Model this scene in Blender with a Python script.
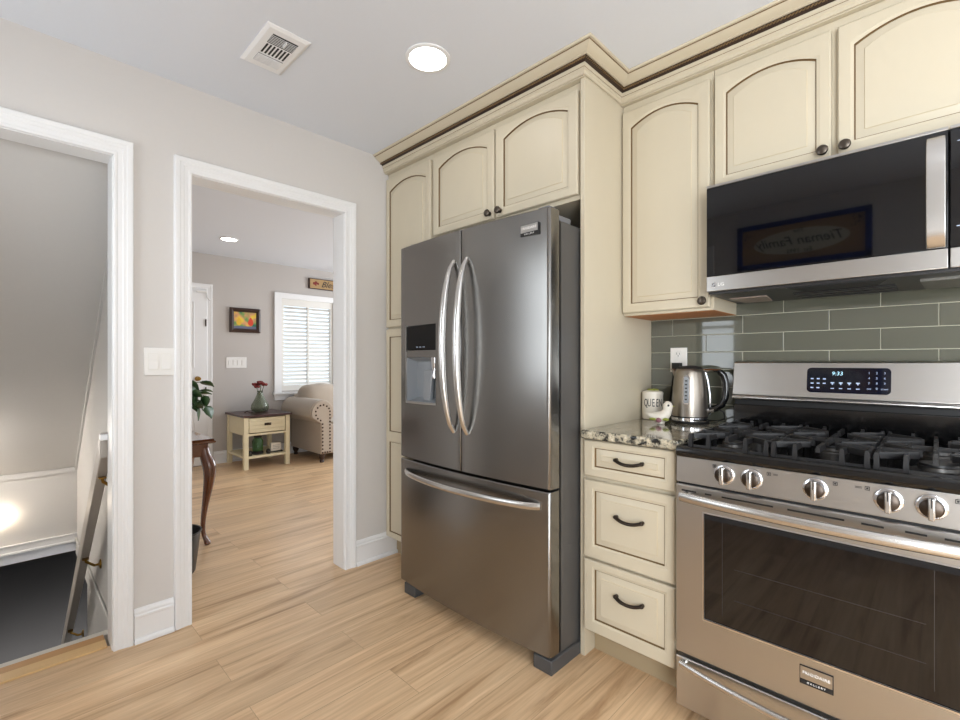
import bpy, bmesh, math, random
from mathutils import Vector, Matrix
random.seed(7)
for o in list(bpy.data.objects): bpy.data.objects.remove(o)
S = bpy.context.scene
COL = S.collection
PI = math.pi

# ------------------------------------------------------------------ camera
THETA = math.atan(457/466)
cam_d = bpy.data.cameras.new('camera'); cam = bpy.data.objects.new('camera', cam_d); COL.objects.link(cam)
cam_d.sensor_width = 36; cam_d.lens = 466/960*36; cam_d.shift_y = 2/960; cam_d.clip_start = 0.02
cam.location = (2.427, -2.263, 1.19); cam.rotation_euler = (PI/2, 0, THETA)
S.camera = cam
# ------------------------------------------------------------------ world, exposure
W = bpy.data.worlds.new('world'); S.world = W; W.use_nodes = True
bg = W.node_tree.nodes['Background']; bg.inputs[0].default_value = (0.86, 0.93, 1.0, 1); bg.inputs[1].default_value = 1.9
S.view_settings.view_transform = 'Standard'; S.view_settings.look = 'None'
S.view_settings.exposure = 0.05; S.view_settings.gamma = 1; S.view_settings.use_curve_mapping = False
CAN = 19.0          # recessed lamp emission
def area(name, loc, rot, sx, sy, power, col=(1,1,1)):
    l = bpy.data.lights.new(name, 'AREA'); l.shape = 'RECTANGLE'; l.size = sx; l.size_y = sy; l.energy = power; l.color = col
    o = bpy.data.objects.new(name, l); COL.objects.link(o); o.location = loc; o.rotation_euler = rot; return o
# daylight through patio door and living room side window; fill from added unseen windows
area('fill_right', (4.62, -1.45, 1.5), (0, PI/2, 0), 1.3, 1.9, 14, (0.92, 0.96, 1.0))  # soft fill added at the unseen right wall, no window known there
area('daylight_patio', (3.68, -3.02, 1.15), (PI/2, 0, 0), 1.25, 1.9, 98, (0.89, 0.95, 1.0))
area('fill_back', (0.55, -3.02, 1.55), (PI/2, 0, 0), 0.85, 1.1, 6, (0.89, 0.95, 1.0))  # fill added behind the camera to brighten the left cabinet fronts
area('daylight_living', (-1.7, 3.12, 1.4), (PI/2, 0, PI), 2.2, 1.5, 92, (0.90, 0.95, 1.0))

# ------------------------------------------------------------------ materials
def lin(c):
    return tuple(((v/255)/12.92 if v/255 <= 0.04045 else ((v/255+0.055)/1.055)**2.4) for v in c)
def mat(name, rgb, rough=0.5, metal=0.0, **k):
    m = bpy.data.materials.new(name); m.use_nodes = True
    b = m.node_tree.nodes['Principled BSDF']
    b.inputs['Base Color'].default_value = (*lin(rgb), 1)
    b.inputs['Roughness'].default_value = rough; b.inputs['Metallic'].default_value = metal
    for key, v in k.items():
        n = {'coat':'Coat Weight','coatr':'Coat Roughness','trans':'Transmission Weight','ior':'IOR','emis':'Emission Strength','spec':'Specular IOR Level','aniso':'Anisotropic','sheen':'Sheen Weight','alpha':'Alpha'}[key]
        b.inputs[n].default_value = v
        if key == 'emis': b.inputs['Emission Color'].default_value = (*lin(rgb), 1)
    return m
def nodes(m): return m.node_tree.nodes, m.node_tree.links, m.node_tree.nodes['Principled BSDF']
def add_noise(m, scale=(1,1,1), nscale=10, detail=3, amount=0.06, bump=0.0, dist=0.002, roughvar=0.0):
    """fine tone and relief variation in object space"""
    N, L, b = nodes(m)
    tc = N.new('ShaderNodeTexCoord'); mp = N.new('ShaderNodeMapping'); mp.inputs['Scale'].default_value = scale
    L.new(tc.outputs['Object'], mp.inputs[0])
    nz = N.new('ShaderNodeTexNoise'); nz.inputs['Scale'].default_value = nscale; nz.inputs['Detail'].default_value = detail
    L.new(mp.outputs[0], nz.inputs[0])
    if amount:
        base = tuple(b.inputs['Base Color'].default_value)[:3]
        mx = N.new('ShaderNodeMix'); mx.data_type = 'RGBA'
        mx.inputs[6].default_value = (*[c*(1-amount) for c in base], 1); mx.inputs[7].default_value = (*[min(1, c*(1+amount)) for c in base], 1)
        L.new(nz.outputs[0], mx.inputs[0]); L.new(mx.outputs[2], b.inputs['Base Color'])
    if bump:
        bp = N.new('ShaderNodeBump'); bp.inputs['Strength'].default_value = bump; bp.inputs['Distance'].default_value = dist
        L.new(nz.outputs[0], bp.inputs['Height']); L.new(bp.outputs[0], b.inputs['Normal'])
    if roughvar:
        mr = N.new('ShaderNodeMapRange'); r = b.inputs['Roughness'].default_value
        mr.inputs['To Min'].default_value = r-roughvar; mr.inputs['To Max'].default_value = r+roughvar
        L.new(nz.outputs[0], mr.inputs[0]); L.new(mr.outputs[0], b.inputs['Roughness'])
    return m
M = {}
M['wall'] = add_noise(mat('wall_paint', (214, 210, 206), 0.7), nscale=60, amount=0.012, bump=0.05, dist=0.001)
M['wall_stair'] = add_noise(mat('stair_wall_paint', (208, 206, 203), 0.55), nscale=60, amount=0.012)
M['wall_living'] = add_noise(mat('living_wall_paint', (190, 184, 179), 0.7), nscale=60, amount=0.012)
M['ceiling'] = add_noise(mat('ceiling_paint', (224, 228, 235), 0.8), nscale=80, amount=0.01)
M['trim'] = add_noise(mat('white_trim_paint', (238, 238, 238), 0.32), nscale=30, amount=0.01)
M['handrail'] = add_noise(mat('beige_rail_paint', (176, 168, 158), 0.4), nscale=30, amount=0.02)
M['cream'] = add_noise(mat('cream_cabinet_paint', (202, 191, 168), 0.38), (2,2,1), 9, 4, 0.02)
M['glaze'] = mat('brown_glaze', (112, 88, 56), 0.5)
M['glaze2'] = mat('pale_glaze', (208, 192, 160), 0.45)
M['darkrope'] = mat('dark_rope_glaze', (50, 34, 24), 0.5)
M['cabwood'] = add_noise(mat('raw_cabinet_wood', (190, 122, 66), 0.5), (2, 20, 2), 6, 4, 0.15)
M['black'] = mat('black_gloss', (9, 9, 10), 0.14, coat=0.15)
M['burner'] = mat('burner_alloy', (96, 94, 92), 0.4, 0.9)
M['blackmat'] = mat('black_matte', (18, 17, 17), 0.6)
M['castiron'] = add_noise(mat('cast_iron', (30, 29, 30), 0.38), nscale=200, amount=0.15, bump=0.2, dist=0.001)
M['plastic_gray'] = mat('grey_plastic', (110, 110, 112), 0.45)
M['chrome'] = mat('chrome', (215, 215, 218), 0.1, 1.0)
M['brass'] = mat('antique_brass', (150, 115, 55), 0.3, 1.0)
M['pewter'] = mat('dark_pewter', (96, 88, 80), 0.28, 1.0)
M['bronze'] = mat('dark_bronze', (74, 66, 60), 0.32, 1.0)
M['white_plastic'] = mat('white_plastic', (236, 234, 230), 0.3)
M['glowlens'] = mat('lamp_lens', (255, 250, 244), 0.4, emis=CAN)
M['outlet_slot'] = mat('outlet_slot', (30, 30, 30), 0.6)
def brushed(name, rgb, rough, scale, aniso=0.0, amt=0.05, bump=0.02):
    m = mat(name, rgb, rough, 1.0)
    add_noise(m, scale, 1.0, 2, amt, 0, 0.0006, 0.025)
    return m
M['steel'] = brushed('brushed_steel', (186, 183, 179), 0.30, (3, 3, 700), amt=0.02)
M['steel_hand'] = mat('handle_steel', (205, 203, 200), 0.26, 1.0)
M['dsteel'] = brushed('dark_brushed_steel', (140, 138, 135), 0.25, (700, 3, 3), amt=0.02)
M['ksteel'] = mat('kettle_steel', (150, 142, 132), 0.33, 1.0)
M['dsteel_side'] = mat('fridge_side_paint', (92, 90, 88), 0.42, 0.35)
M['foot'] = mat('fridge_foot_plastic', (72, 72, 73), 0.45)
M['dispblack'] = mat('dispenser_black', (8, 8, 9), 0.25, spec=0.25)
M['glassblack'] = mat('black_glass', (5, 6, 10), 0.03, ior=1.52, spec=0.6)
M['glass_tile'] = add_noise(mat('glass_tile', (90, 91, 79), 0.07, coat=1.0, coatr=0.02), nscale=2.3, detail=1, amount=0.07)
M['grout'] = mat('pale_grout', (196, 192, 172), 0.8)

def plank_mat():
    m = mat('oak_plank_floor', (190, 150, 110), 0.33); N, L, b = nodes(m)
    tc = N.new('ShaderNodeTexCoord'); sp = N.new('ShaderNodeSeparateXYZ'); L.new(tc.outputs['Object'], sp.inputs[0])
    cb = N.new('ShaderNodeCombineXYZ'); L.new(sp.outputs['Y'], cb.inputs['X']); L.new(sp.outputs['X'], cb.inputs['Y'])
    br = N.new('ShaderNodeTexBrick'); br.offset = 0.37; br.offset_frequency = 2; br.squash = 1
    br.inputs['Scale'].default_value = 1; br.inputs['Brick Width'].default_value = 1.22; br.inputs['Row Height'].default_value = 0.183
    br.inputs['Mortar Size'].default_value = 0.0011; br.inputs['Mortar Smooth'].default_value = 0.2; br.inputs['Bias'].default_value = 0
    br.inputs['Color1'].default_value = (0,0,0,1); br.inputs['Color2'].default_value = (1,1,1,1); br.inputs['Mortar'].default_value = (0.5,0.5,0.5,1)
    L.new(cb.outputs[0], br.inputs['Vector'])
    # grain coordinates: stretched along the plank, shifted per plank
    sc = N.new('ShaderNodeVectorMath'); sc.operation = 'MULTIPLY'; sc.inputs[1].default_value = (0.8, 11, 1); L.new(cb.outputs[0], sc.inputs[0])
    off = N.new('ShaderNodeVectorMath'); off.operation = 'MULTIPLY'; off.inputs[1].default_value = (13, 29, 41); L.new(br.outputs['Color'], off.inputs[0])
    ad = N.new('ShaderNodeVectorMath'); ad.operation = 'ADD'; L.new(sc.outputs[0], ad.inputs[0]); L.new(off.outputs[0], ad.inputs[1])
    n1 = N.new('ShaderNodeTexNoise'); n1.inputs['Scale'].default_value = 1.0; n1.inputs['Detail'].default_value = 7; n1.inputs['Roughness'].default_value = 0.62; n1.inputs['Distortion'].default_value = 1.1
    L.new(ad.outputs[0], n1.inputs['Vector'])
    sc2 = N.new('ShaderNodeVectorMath'); sc2.operation = 'MULTIPLY'; sc2.inputs[1].default_value = (5, 9, 1); L.new(ad.outputs[0], sc2.inputs[0])
    n2 = N.new('ShaderNodeTexNoise'); n2.inputs['Scale'].default_value = 1.0; n2.inputs['Detail'].default_value = 4; L.new(sc2.outputs[0], n2.inputs['Vector'])
    r1 = N.new('ShaderNodeValToRGB'); e = r1.color_ramp.elements
    e[0].position = 0.28; e[0].color = (*lin((170, 131, 93)), 1); e[1].position = 0.70; e[1].color = (*lin((238, 206, 166)), 1)
    x = e.new(0.46); x.color = (*lin((218, 183, 143)), 1)
    L.new(n1.outputs[0], r1.inputs[0])
    mx = N.new('ShaderNodeMix'); mx.data_type = 'RGBA'; mx.blend_type = 'MULTIPLY'; mx.inputs[0].default_value = 0.35
    r2 = N.new('ShaderNodeValToRGB'); r2.color_ramp.elements[0].position = 0.35; r2.color_ramp.elements[0].color = (0.62,0.58,0.54,1); r2.color_ramp.elements[1].position = 0.62; r2.color_ramp.elements[1].color = (1,1,1,1)
    L.new(n2.outputs[0], r2.inputs[0]); L.new(r1.outputs[0], mx.inputs[6]); L.new(r2.outputs[0], mx.inputs[7])
    # plank to plank tone
    hs = N.new('ShaderNodeHueSaturation'); mr = N.new('ShaderNodeMapRange'); mr.inputs['To Min'].default_value = 0.93; mr.inputs['To Max'].default_value = 1.08
    L.new(br.outputs['Color'], mr.inputs[0]); L.new(mr.outputs[0], hs.inputs['Value']); L.new(mx.outputs[2], hs.inputs['Color'])
    mo = N.new('ShaderNodeMix'); mo.data_type = 'RGBA'; mo.inputs[7].default_value = (*lin((120, 90, 62)), 1)
    fm = N.new('ShaderNodeMath'); fm.operation = 'MULTIPLY'; fm.inputs[1].default_value = 0.45; L.new(br.outputs['Fac'], fm.inputs[0])
    L.new(fm.outputs[0], mo.inputs[0]); L.new(hs.outputs[0], mo.inputs[6]); L.new(mo.outputs[2], b.inputs['Base Color'])
    bp = N.new('ShaderNodeBump'); bp.inputs['Strength'].default_value = 0.12; bp.inputs['Distance'].default_value = 0.001; L.new(n2.outputs[0], bp.inputs['Height']); L.new(bp.outputs[0], b.inputs['Normal'])
    return m
M['floor'] = plank_mat()
M['nosing'] = add_noise(mat('oak_nosing', (186, 138, 84), 0.35), (20, 1.5, 1), 6, 5, 0.14)
M['nosing2'] = add_noise(mat('oak_threshold', (214, 176, 122), 0.35), (20, 1.5, 1), 6, 5, 0.1)
M['carpet'] = add_noise(mat('charcoal_carpet', (70, 69, 70), 0.95), nscale=400, amount=0.3, bump=0.4, dist=0.004)
M['carpet_edge'] = add_noise(mat('pale_edge', (205, 200, 190), 0.8), nscale=200, amount=0.1)
def granite():
    m = mat('granite', (180, 172, 155), 0.12, coat=0.6, coatr=0.03); N, L, b = nodes(m)
    tc = N.new('ShaderNodeTexCoord')
    n1 = N.new('ShaderNodeTexNoise'); n1.inputs['Scale'].default_value = 42; n1.inputs['Detail'].default_value = 5; n1.inputs['Roughness'].default_value = 0.6; L.new(tc.outputs['Object'], n1.inputs['Vector'])
    r = N.new('ShaderNodeValToRGB'); r.color_ramp.interpolation = 'LINEAR'; e = r.color_ramp.elements
    e[0].position = 0.40; e[0].color = (*lin((22, 24, 24)), 1); e[1].position = 0.68; e[1].color = (*lin((214, 208, 190)), 1)
    a = e.new(0.445); a.color = (*lin((96, 92, 82)), 1); c = e.new(0.52); c.color = (*lin((168, 160, 140)), 1); c = e.new(0.6); c.color = (*lin((196, 184, 158)), 1)
    L.new(n1.outputs[0], r.inputs[0])
    v = N.new('ShaderNodeTexVoronoi'); v.inputs['Scale'].default_value = 95; L.new(tc.outputs['Object'], v.inputs['Vector'])
    r2 = N.new('ShaderNodeValToRGB'); r2.color_ramp.elements[0].position = 0.16; r2.color_ramp.elements[0].color = (0.12,0.12,0.12,1); r2.color_ramp.elements[1].position = 0.3; r2.color_ramp.elements[1].color = (1,1,1,1)
    L.new(v.outputs['Distance'], r2.inputs[0])
    mx = N.new('ShaderNodeMix'); mx.data_type = 'RGBA'; mx.blend_type = 'MULTIPLY'; mx.inputs[0].default_value = 0.5
    L.new(r.outputs[0], mx.inputs[6]); L.new(r2.outputs[0], mx.inputs[7]); L.new(mx.outputs[2], b.inputs['Base Color'])
    return m
M['granite'] = granite()
M['cherry'] = add_noise(mat('polished_cherry', (92, 50, 25), 0.18, coat=0.6), (3,3,14), 3, 4, 0.25)
M['tabletop'] = add_noise(mat('dark_plum_top', (66, 40, 40), 0.3), (30,2,1), 2, 4, 0.2)
M['tablecream'] = add_noise(mat('distressed_cream', (226, 214, 180), 0.55), (2,2,2), 12, 4, 0.05)
M['linen'] = add_noise(mat('beige_linen', (176, 163, 148), 0.95, sheen=0.2), nscale=500, amount=0.08, bump=0.3, dist=0.001)
M['nail'] = mat('bronze_nail', (62, 44, 34), 0.35, 0.8)
M['leaf'] = add_noise(mat('pothos_leaf', (52, 84, 46), 0.4), nscale=8, amount=0.3)
M['stem'] = mat('plant_stem', (70, 92, 48), 0.5)
M['flower'] = add_noise(mat('dried_red_flower', (122, 38, 34), 0.7), nscale=30, amount=0.4)
M['flower2'] = mat('pink_petal', (196, 120, 110), 0.7)
M['vase'] = mat('smoked_green_glass', (190, 198, 178), 0.04, trans=0.85, ior=1.45)
M['jar'] = mat('green_glass', (60, 110, 50), 0.05, trans=0.6, ior=1.45)
M['ceramic'] = add_noise(mat('cream_ceramic', (228, 220, 206), 0.3), nscale=20, amount=0.02)
M['ink'] = mat('dark_ink', (40, 38, 38), 0.6)
M['green'] = mat('olive_green', (140, 148, 60), 0.4)
M['pinkglaze'] = mat('mauve_glaze', (150, 100, 110), 0.4)
M['frame_brown'] = add_noise(mat('dark_brown_frame', (56, 36, 28), 0.4), nscale=30, amount=0.2)
M['blueframe'] = mat('navy_frame', (20, 44, 120), 0.45)
M['signboard'] = add_noise(mat('wooden_sign_board', (170, 138, 92), 0.6), (1,1,20), 3, 4, 0.15)
M['signpale'] = mat('sign_pale_center', (206, 204, 182), 0.6)
M['shutter'] = mat('shutter_white', (232, 230, 224), 0.45)
M['pane'] = mat('window_glass', (240, 245, 250), 0.0, trans=1.0, ior=1.05)
M['disp_dark'] = mat('display_glass', (7, 12, 28), 0.08, coat=0.3)
M['led'] = mat('led_digits', (170, 215, 230), 0.5, emis=0.7)
M['icon'] = mat('icon_print', (190, 205, 230), 0.5)
M['disp_recess'] = mat('dispenser_recess', (150, 154, 158), 0.35, 0.4)
M['filter'] = add_noise(mat('grease_filter', (120, 118, 112), 0.4, 0.8), nscale=150, amount=0.3, bump=0.5, dist=0.002)
M['lightcover'] = add_noise(mat('lamp_cover', (150, 135, 125), 0.4), nscale=60, amount=0.12)
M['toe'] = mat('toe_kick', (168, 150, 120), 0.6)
M['bucket'] = mat('black_bucket', (34, 33, 34), 0.35)

# ------------------------------------------------------------------ mesh builder
ORIG = {}
class MB:
    def __init__(s): s.v = []; s.f = []; s.m = []
    def add(s, vs, fs, m=0):
        b = len(s.v); s.v += [tuple(p) for p in vs]
        for f in fs: s.f.append([b+i for i in f]); s.m.append(m)
        return s
    def box(s, x0, x1, y0, y1, z0, z1, m=0):
        x0, x1 = min(x0,x1), max(x0,x1); y0, y1 = min(y0,y1), max(y0,y1); z0, z1 = min(z0,z1), max(z0,z1)
        return s.add([(x0,y0,z0),(x1,y0,z0),(x1,y1,z0),(x0,y1,z0),(x0,y0,z1),(x1,y0,z1),(x1,y1,z1),(x0,y1,z1)],
              [(0,3,2,1),(4,5,6,7),(0,1,5,4),(1,2,6,5),(2,3,7,6),(3,0,4,7)], m)
    def loft(s, rings, m=0, closed=True, cap0=True, cap1=True, mats=None):
        n = len(rings[0]); b = len(s.v)
        for r in rings: s.v += [tuple(p) for p in r]
        for k in range(len(rings)-1):
            for i in range(n if closed else n-1):
                j = (i+1) % n
                s.f.append([b+k*n+i, b+k*n+j, b+(k+1)*n+j, b+(k+1)*n+i]); s.m.append(mats[k] if mats else m)
        if cap0: s.f.append([b+i for i in range(n)][::-1]); s.m.append(mats[0] if mats else m)
        if cap1: s.f.append([b+(len(rings)-1)*n+i for i in range(n)]); s.m.append(mats[-1] if mats else m)
        return s
    def lathe(s, prof, c=(0,0,0), seg=24, m=0, axis='z', cap=True):
        """prof: list of (radius, height)"""
        rings = []
        for r, h in prof:
            ring = []
            for i in range(seg):
                a = 2*PI*i/seg; u, v = r*math.cos(a), r*math.sin(a)
                p = {'z': (u, v, h), 'y': (u, h, v), 'x': (h, u, v)}[axis]
                ring.append((c[0]+p[0], c[1]+p[1], c[2]+p[2]))
            rings.append(ring)
        return s.loft(rings, m, True, cap, cap)
    def tube(s, pts, r, seg=10, m=0, ry=None, up=(0,0,1)):
        """tube along pts; r scalar or list; ry = second radius (flattened section)"""
        pts = [Vector(p) for p in pts]; n = len(pts); rings = []
        for i, p in enumerate(pts):
            t = (pts[min(i+1,n-1)] - pts[max(i-1,0)]).normalized()
            u = Vector(up)
            if abs(t.dot(u)) > 0.95: u = Vector((1,0,0)) if abs(t.x) < 0.9 else Vector((0,1,0))
            a = t.cross(u).normalized(); b = a.cross(t).normalized()
            ra = r[i] if isinstance(r, (list, tuple)) else r
            rb = ra if ry is None else (ry[i] if isinstance(ry, (list,tuple)) else ry)
            rings.append([p + a*ra*math.cos(2*PI*k/seg) + b*rb*math.sin(2*PI*k/seg) for k in range(seg)])
        return s.loft(rings, m)
    def prism(s, poly, axis, a, b, m=0):
        """poly 2D list extruded along axis from a to b. axis x: (y,z); y: (x,z); z: (x,y)"""
        def P(p, t): return {'x': (t,p[0],p[1]), 'y': (p[0],t,p[1]), 'z': (p[0],p[1],t)}[axis]
        return s.loft([[P(p,a) for p in poly], [P(p,b) for p in poly]], m)
    def sphere(s, c, r, seg=12, m=0):
        rx, ry, rz = r if isinstance(r, tuple) else (r,r,r)
        n = seg//2; rings = []
        for k in range(n+1):
            t = PI*k/n; q = max(math.sin(t), 0.02)
            rings.append([(c[0]+rx*q*math.cos(2*PI*i/seg), c[1]+ry*q*math.sin(2*PI*i/seg), c[2]-rz*math.cos(t)) for i in range(seg)])
        return s.loft(rings, m)
    def build(s, name, mats, parent=None, bevel=0, smooth=True, ang=35, subsurf=0, seg=2, label=None):
        me = bpy.data.meshes.new(name)
        o0 = Vector(ORIG.get(parent.name, (0,0,0))) if parent else Vector((0,0,0))
        me.from_pydata([tuple(Vector(p)-o0) for p in s.v], [], s.f)
        if not isinstance(mats, (list, tuple)): mats = [mats]
        for x in mats: me.materials.append(M[x] if isinstance(x, str) else x)
        me.polygons.foreach_set('material_index', s.m)
        bm = bmesh.new(); bm.from_mesh(me); bmesh.ops.recalc_face_normals(bm, faces=bm.faces); bm.to_mesh(me); bm.free()
        if smooth:
            me.polygons.foreach_set('use_smooth', [True]*len(me.polygons))
            if not subsurf: me.set_sharp_from_angle(angle=math.radians(ang))
        o = bpy.data.objects.new(name, me); COL.objects.link(o)
        if parent: o.parent = parent
        ORIG[o.name] = tuple(o0)
        if bevel:
            md = o.modifiers.new('bevel', 'BEVEL'); md.width = bevel; md.segments = seg; md.limit_method = 'ANGLE'; md.angle_limit = math.radians(35)
        if subsurf:
            md = o.modifiers.new('sub', 'SUBSURF'); md.levels = subsurf; md.render_levels = subsurf
        if label: o['label'] = label
        return o
def thing(name, label, cat, loc, group=None):
    o = bpy.data.objects.new(name, None); COL.objects.link(o); o.location = loc; o.empty_display_size = 0.05
    ORIG[o.name] = tuple(loc); o['label'] = label; o['category'] = cat
    if group: o['group'] = group
    return o
def tag(o, label, cat, group=None, kind=None):
    o['label'] = label; o['category'] = cat
    if group: o['group'] = group
    if kind: o['kind'] = kind
    return o
def struct(o): o['kind'] = 'structure'; return o
def sbox(name, m, *boxes, bevel=0, parent=None):
    mb = MB()
    for b in boxes: mb.box(*b)
    o = mb.build(name, m, parent, bevel=bevel, smooth=False)
    return struct(o) if parent is None else o
def text(name, s, size, P, U, V, m, parent, shear=0.0, thick=0.0006, align='CENTER', spacing=1.0, bold=0.0):
    """lettering mesh: P centre, U reading direction, V up"""
    cu = bpy.data.curves.new('t', 'FONT'); cu.body = s; cu.size = size; cu.align_x = align; cu.align_y = 'CENTER'; cu.shear = shear
    cu.space_character = spacing; cu.offset = bold; cu.extrude = thick; cu.resolution_u = 2
    to = bpy.data.objects.new('t', cu); COL.objects.link(to)
    dg = bpy.context.evaluated_depsgraph_get(); me = bpy.data.meshes.new_from_object(to.evaluated_get(dg))
    U, V, P = Vector(U), Vector(V), Vector(P); Nn = U.cross(V)
    o0 = Vector(ORIG.get(parent.name, (0,0,0))) if parent else Vector((0,0,0))
    for v in me.vertices: c = v.co.copy(); v.co = P + U*c.x + V*c.y + Nn*c.z - o0
    bpy.data.objects.remove(to); bpy.data.curves.remove(cu)
    me.name = name; me.materials.clear(); me.materials.append(M[m])
    o = bpy.data.objects.new(name, me); COL.objects.link(o); o.parent = parent; ORIG[o.name] = tuple(o0)
    return o

CEIL = 2.44
YF = -2.85      # wall behind the camera
XR = 4.45       # right wall
# ================================================================== STRUCTURE
sbox('floor', 'floor', (-0.05, XR+0.1, YF-0.1, 0.1, -0.05, 0), (-3.75, -0.05, -1.84, 3.1, -0.05, 0))
sbox('ceiling', 'ceiling', (-0.12, XR+0.1, YF-0.1, 0.1, CEIL, CEIL+0.06))
sbox('ceiling', 'ceiling', (-3.75, -0.12, -1.84, 3.1, CEIL, CEIL+0.06))
# wall with the two doorways (kitchen side painted), between kitchen and living room / stairs
D1 = (-2.72, -1.951); D2 = (-1.668, -0.900); DH = 2.044
sbox('wall_left', 'wall', (-0.116, 0, YF, D1[0], 0, CEIL), (-0.116, 0, D1[1], D2[0], 0, CEIL), (-0.116, 0, D2[1], 3.0, 0, CEIL),
     (-0.116, 0, D1[0], D1[1], DH, CEIL), (-0.116, 0, D2[0], D2[1], DH, CEIL))
sbox('wall_back', 'wall', (0, XR, 0, 0.1, 0, CEIL))
sbox('wall_front', 'wall', (-0.116, 0.12, YF-0.1, YF, 0, CEIL), (0.12, 0.98, YF-0.1, YF, 0, 0.98), (0.12, 0.98, YF-0.1, YF, 2.12, CEIL), (0.98, 3.05, YF-0.1, YF, 0, CEIL), (4.31, XR, YF-0.1, YF, 0, CEIL), (3.05, 4.31, YF-0.1, YF, 2.10, CEIL), (3.05, 4.31, YF-0.1, YF, -0.05, 0.02))
mb = MB()
for a, b, c, d in ((2.98, 3.05, 0, 2.17), (4.31, 4.38, 0, 2.17), (3.05, 4.31, 2.10, 2.17), (3.65, 3.71, 0.02, 2.10), (3.05, 3.71, 0.02, 0.10), (3.65, 4.31, 0.02, 0.10)):
    mb.box(a, b, YF-0.05, YF+0.015, c, d)
struct(mb.build('door_2', 'trim', smooth=False))
mb = MB()
for a, b, c, d in ((0.05, 1.05, 0.91, 0.98), (0.05, 1.05, 2.12, 2.19), (0.05, 0.12, 0.98, 2.12), (0.98, 1.05, 0.98, 2.12), (0.12, 0.98, 1.53, 1.56)):
    mb.box(a, b, YF-0.05, YF+0.015, c, d)
struct(mb.build('fill_window_back', 'trim', smooth=False))  # added window out of view, lets the back fill reach the fronts
# right wall with an added window, out of view, opened for the soft fill
wy0, wy1, wz0, wz1 = -2.35, -0.65, 0.95, 2.1
sbox('wall_right', 'wall', (XR, XR+0.1, YF, wy0, 0, CEIL), (XR, XR+0.1, wy1, 0.1, 0, CEIL), (XR, XR+0.1, wy0, wy1, 0, wz0), (XR, XR+0.1, wy0, wy1, wz1, CEIL))
mb = MB()
for a, b, c, d in ((wy0-0.07, wy1+0.07, wz0-0.07, wz0), (wy0-0.07, wy1+0.07, wz1, wz1+0.07), (wy0-0.07, wy0, wz0, wz1), (wy1, wy1+0.07, wz0, wz1),
                   (-1.52, -1.48, wz0, wz1), (wy0, wy1, 1.51, 1.54)):
    mb.box(XR-0.02, XR+0.04, a, b, c, d)
struct(mb.build('fill_window_right', 'trim', smooth=False))
# living room walls
wn = (0.225, 0.945, 0.82, 2.01)     # window opening on the far wall
XF = -3.6
sbox('wall_far', 'wall_living', (XF-0.12, XF, -1.84, wn[0], 0, CEIL), (XF-0.12, XF, wn[1], 3.0, 0, CEIL), (XF-0.12, XF, wn[0], wn[1], 0, wn[2]), (XF-0.12, XF, wn[0], wn[1], wn[3], CEIL))
sbox('wall_living_left', 'wall_living', (XF, -0.116, -1.84, -1.789, -0.05, CEIL))
sbox('wall_living_right', 'wall_living', (XF-0.12, -3.0, 3.0, 3.1, 0, CEIL), (-0.4, 0, 3.0, 3.1, 0, CEIL), (-3.0, -0.4, 3.0, 3.1, 0, 0.6), (-3.0, -0.4, 3.0, 3.1, 2.2, CEIL))
mb = MB()
for a, b, c, d in ((-3.07, -0.33, 0.53, 0.6), (-3.07, -0.33, 2.2, 2.27), (-3.07, -3.0, 0.6, 2.2), (-0.4, -0.33, 0.6, 2.2), (-2.14, -2.1, 0.6, 2.2), (-1.3, -1.26, 0.6, 2.2)):
    mb.box(a, b, 2.98, 3.04, c, d)
struct(mb.build('window_3', 'trim', smooth=False))

# casings (moulded, mitred) with jamb lining
CP = [(0.0,0.0),(0.0,0.012),(0.003,0.014),(0.010,0.0145),(0.014,0.0125),(0.030,0.014),(0.033,0.016),(0.044,0.0165),(0.047,0.0185),(0.057,0.020),(0.064,0.020),(0.067,0.017),(0.069,0.0)]
def casing(name, y0, y1, zt, x0, sgn, xj=None, m='trim'):
    mb = MB(); rings = []
    for node in range(4):
        ring = []
        for u, h in CP:
            y = (y1+u) if node < 2 else (y0-u); z = 0 if node in (0, 3) else zt+u
            ring.append((x0+sgn*h, y, z))
        rings.append(ring)
    mb.loft(rings, 0, True, True, True)
    if xj is not None:
        t = 0.003
        mb.box(x0, xj, y1-t, y1+0.002, 0, zt); mb.box(x0, xj, y0-0.002, y0+t, 0, zt); mb.box(x0, xj, y0, y1, zt-t, zt+0.002)
    return struct(mb.build(name, m, ang=20))
casing('trim_1', D1[0]-0.0, D1[1], DH, 0, 1, -0.116)
casing('trim_2', D2[0], D2[1], DH, 0, 1, -0.116)
casing('trim_3', D2[0], D2[1], DH, -0.116, -1)
# baseboards
BP = [(0,0),(0.024,0),(0.024,0.010),(0.019,0.018),(0.013,0.020),(0.013,0.105),(0.016,0.108),(0.016,0.116),(0.011,0.120),(0.011,0.130),(0.006,0.141),(0,0.144)]
def base_y(name, x0, sgn, ya, yb):       # along Y on an x-facing wall
    mb = MB().loft([[(x0+sgn*h, y, z) for h, z in BP] for y in (ya, yb)]); return struct(mb.build(name, 'trim', ang=20))
def base_x(name, y0, sgn, xa, xb):
    mb = MB().loft([[(x, y0+sgn*h, z) for h, z in BP] for x in (xa, xb)]); return struct(mb.build(name, 'trim', ang=20))
base_y('baseboard_left', 0, 1, D1[1]+0.070, D2[0]-0.070)
base_y('baseboard_left', 0, 1, D2[1]+0.070, -0.54)
base_y('baseboard_far', XF, 1, -0.56, 3.0)
base_x('baseboard_living', -1.789, 1, XF, -0.116)
base_x('baseboard_front', YF, 1, 0, 2.98)
base_y('baseboard_right', XR, -1, YF, 0)

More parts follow.
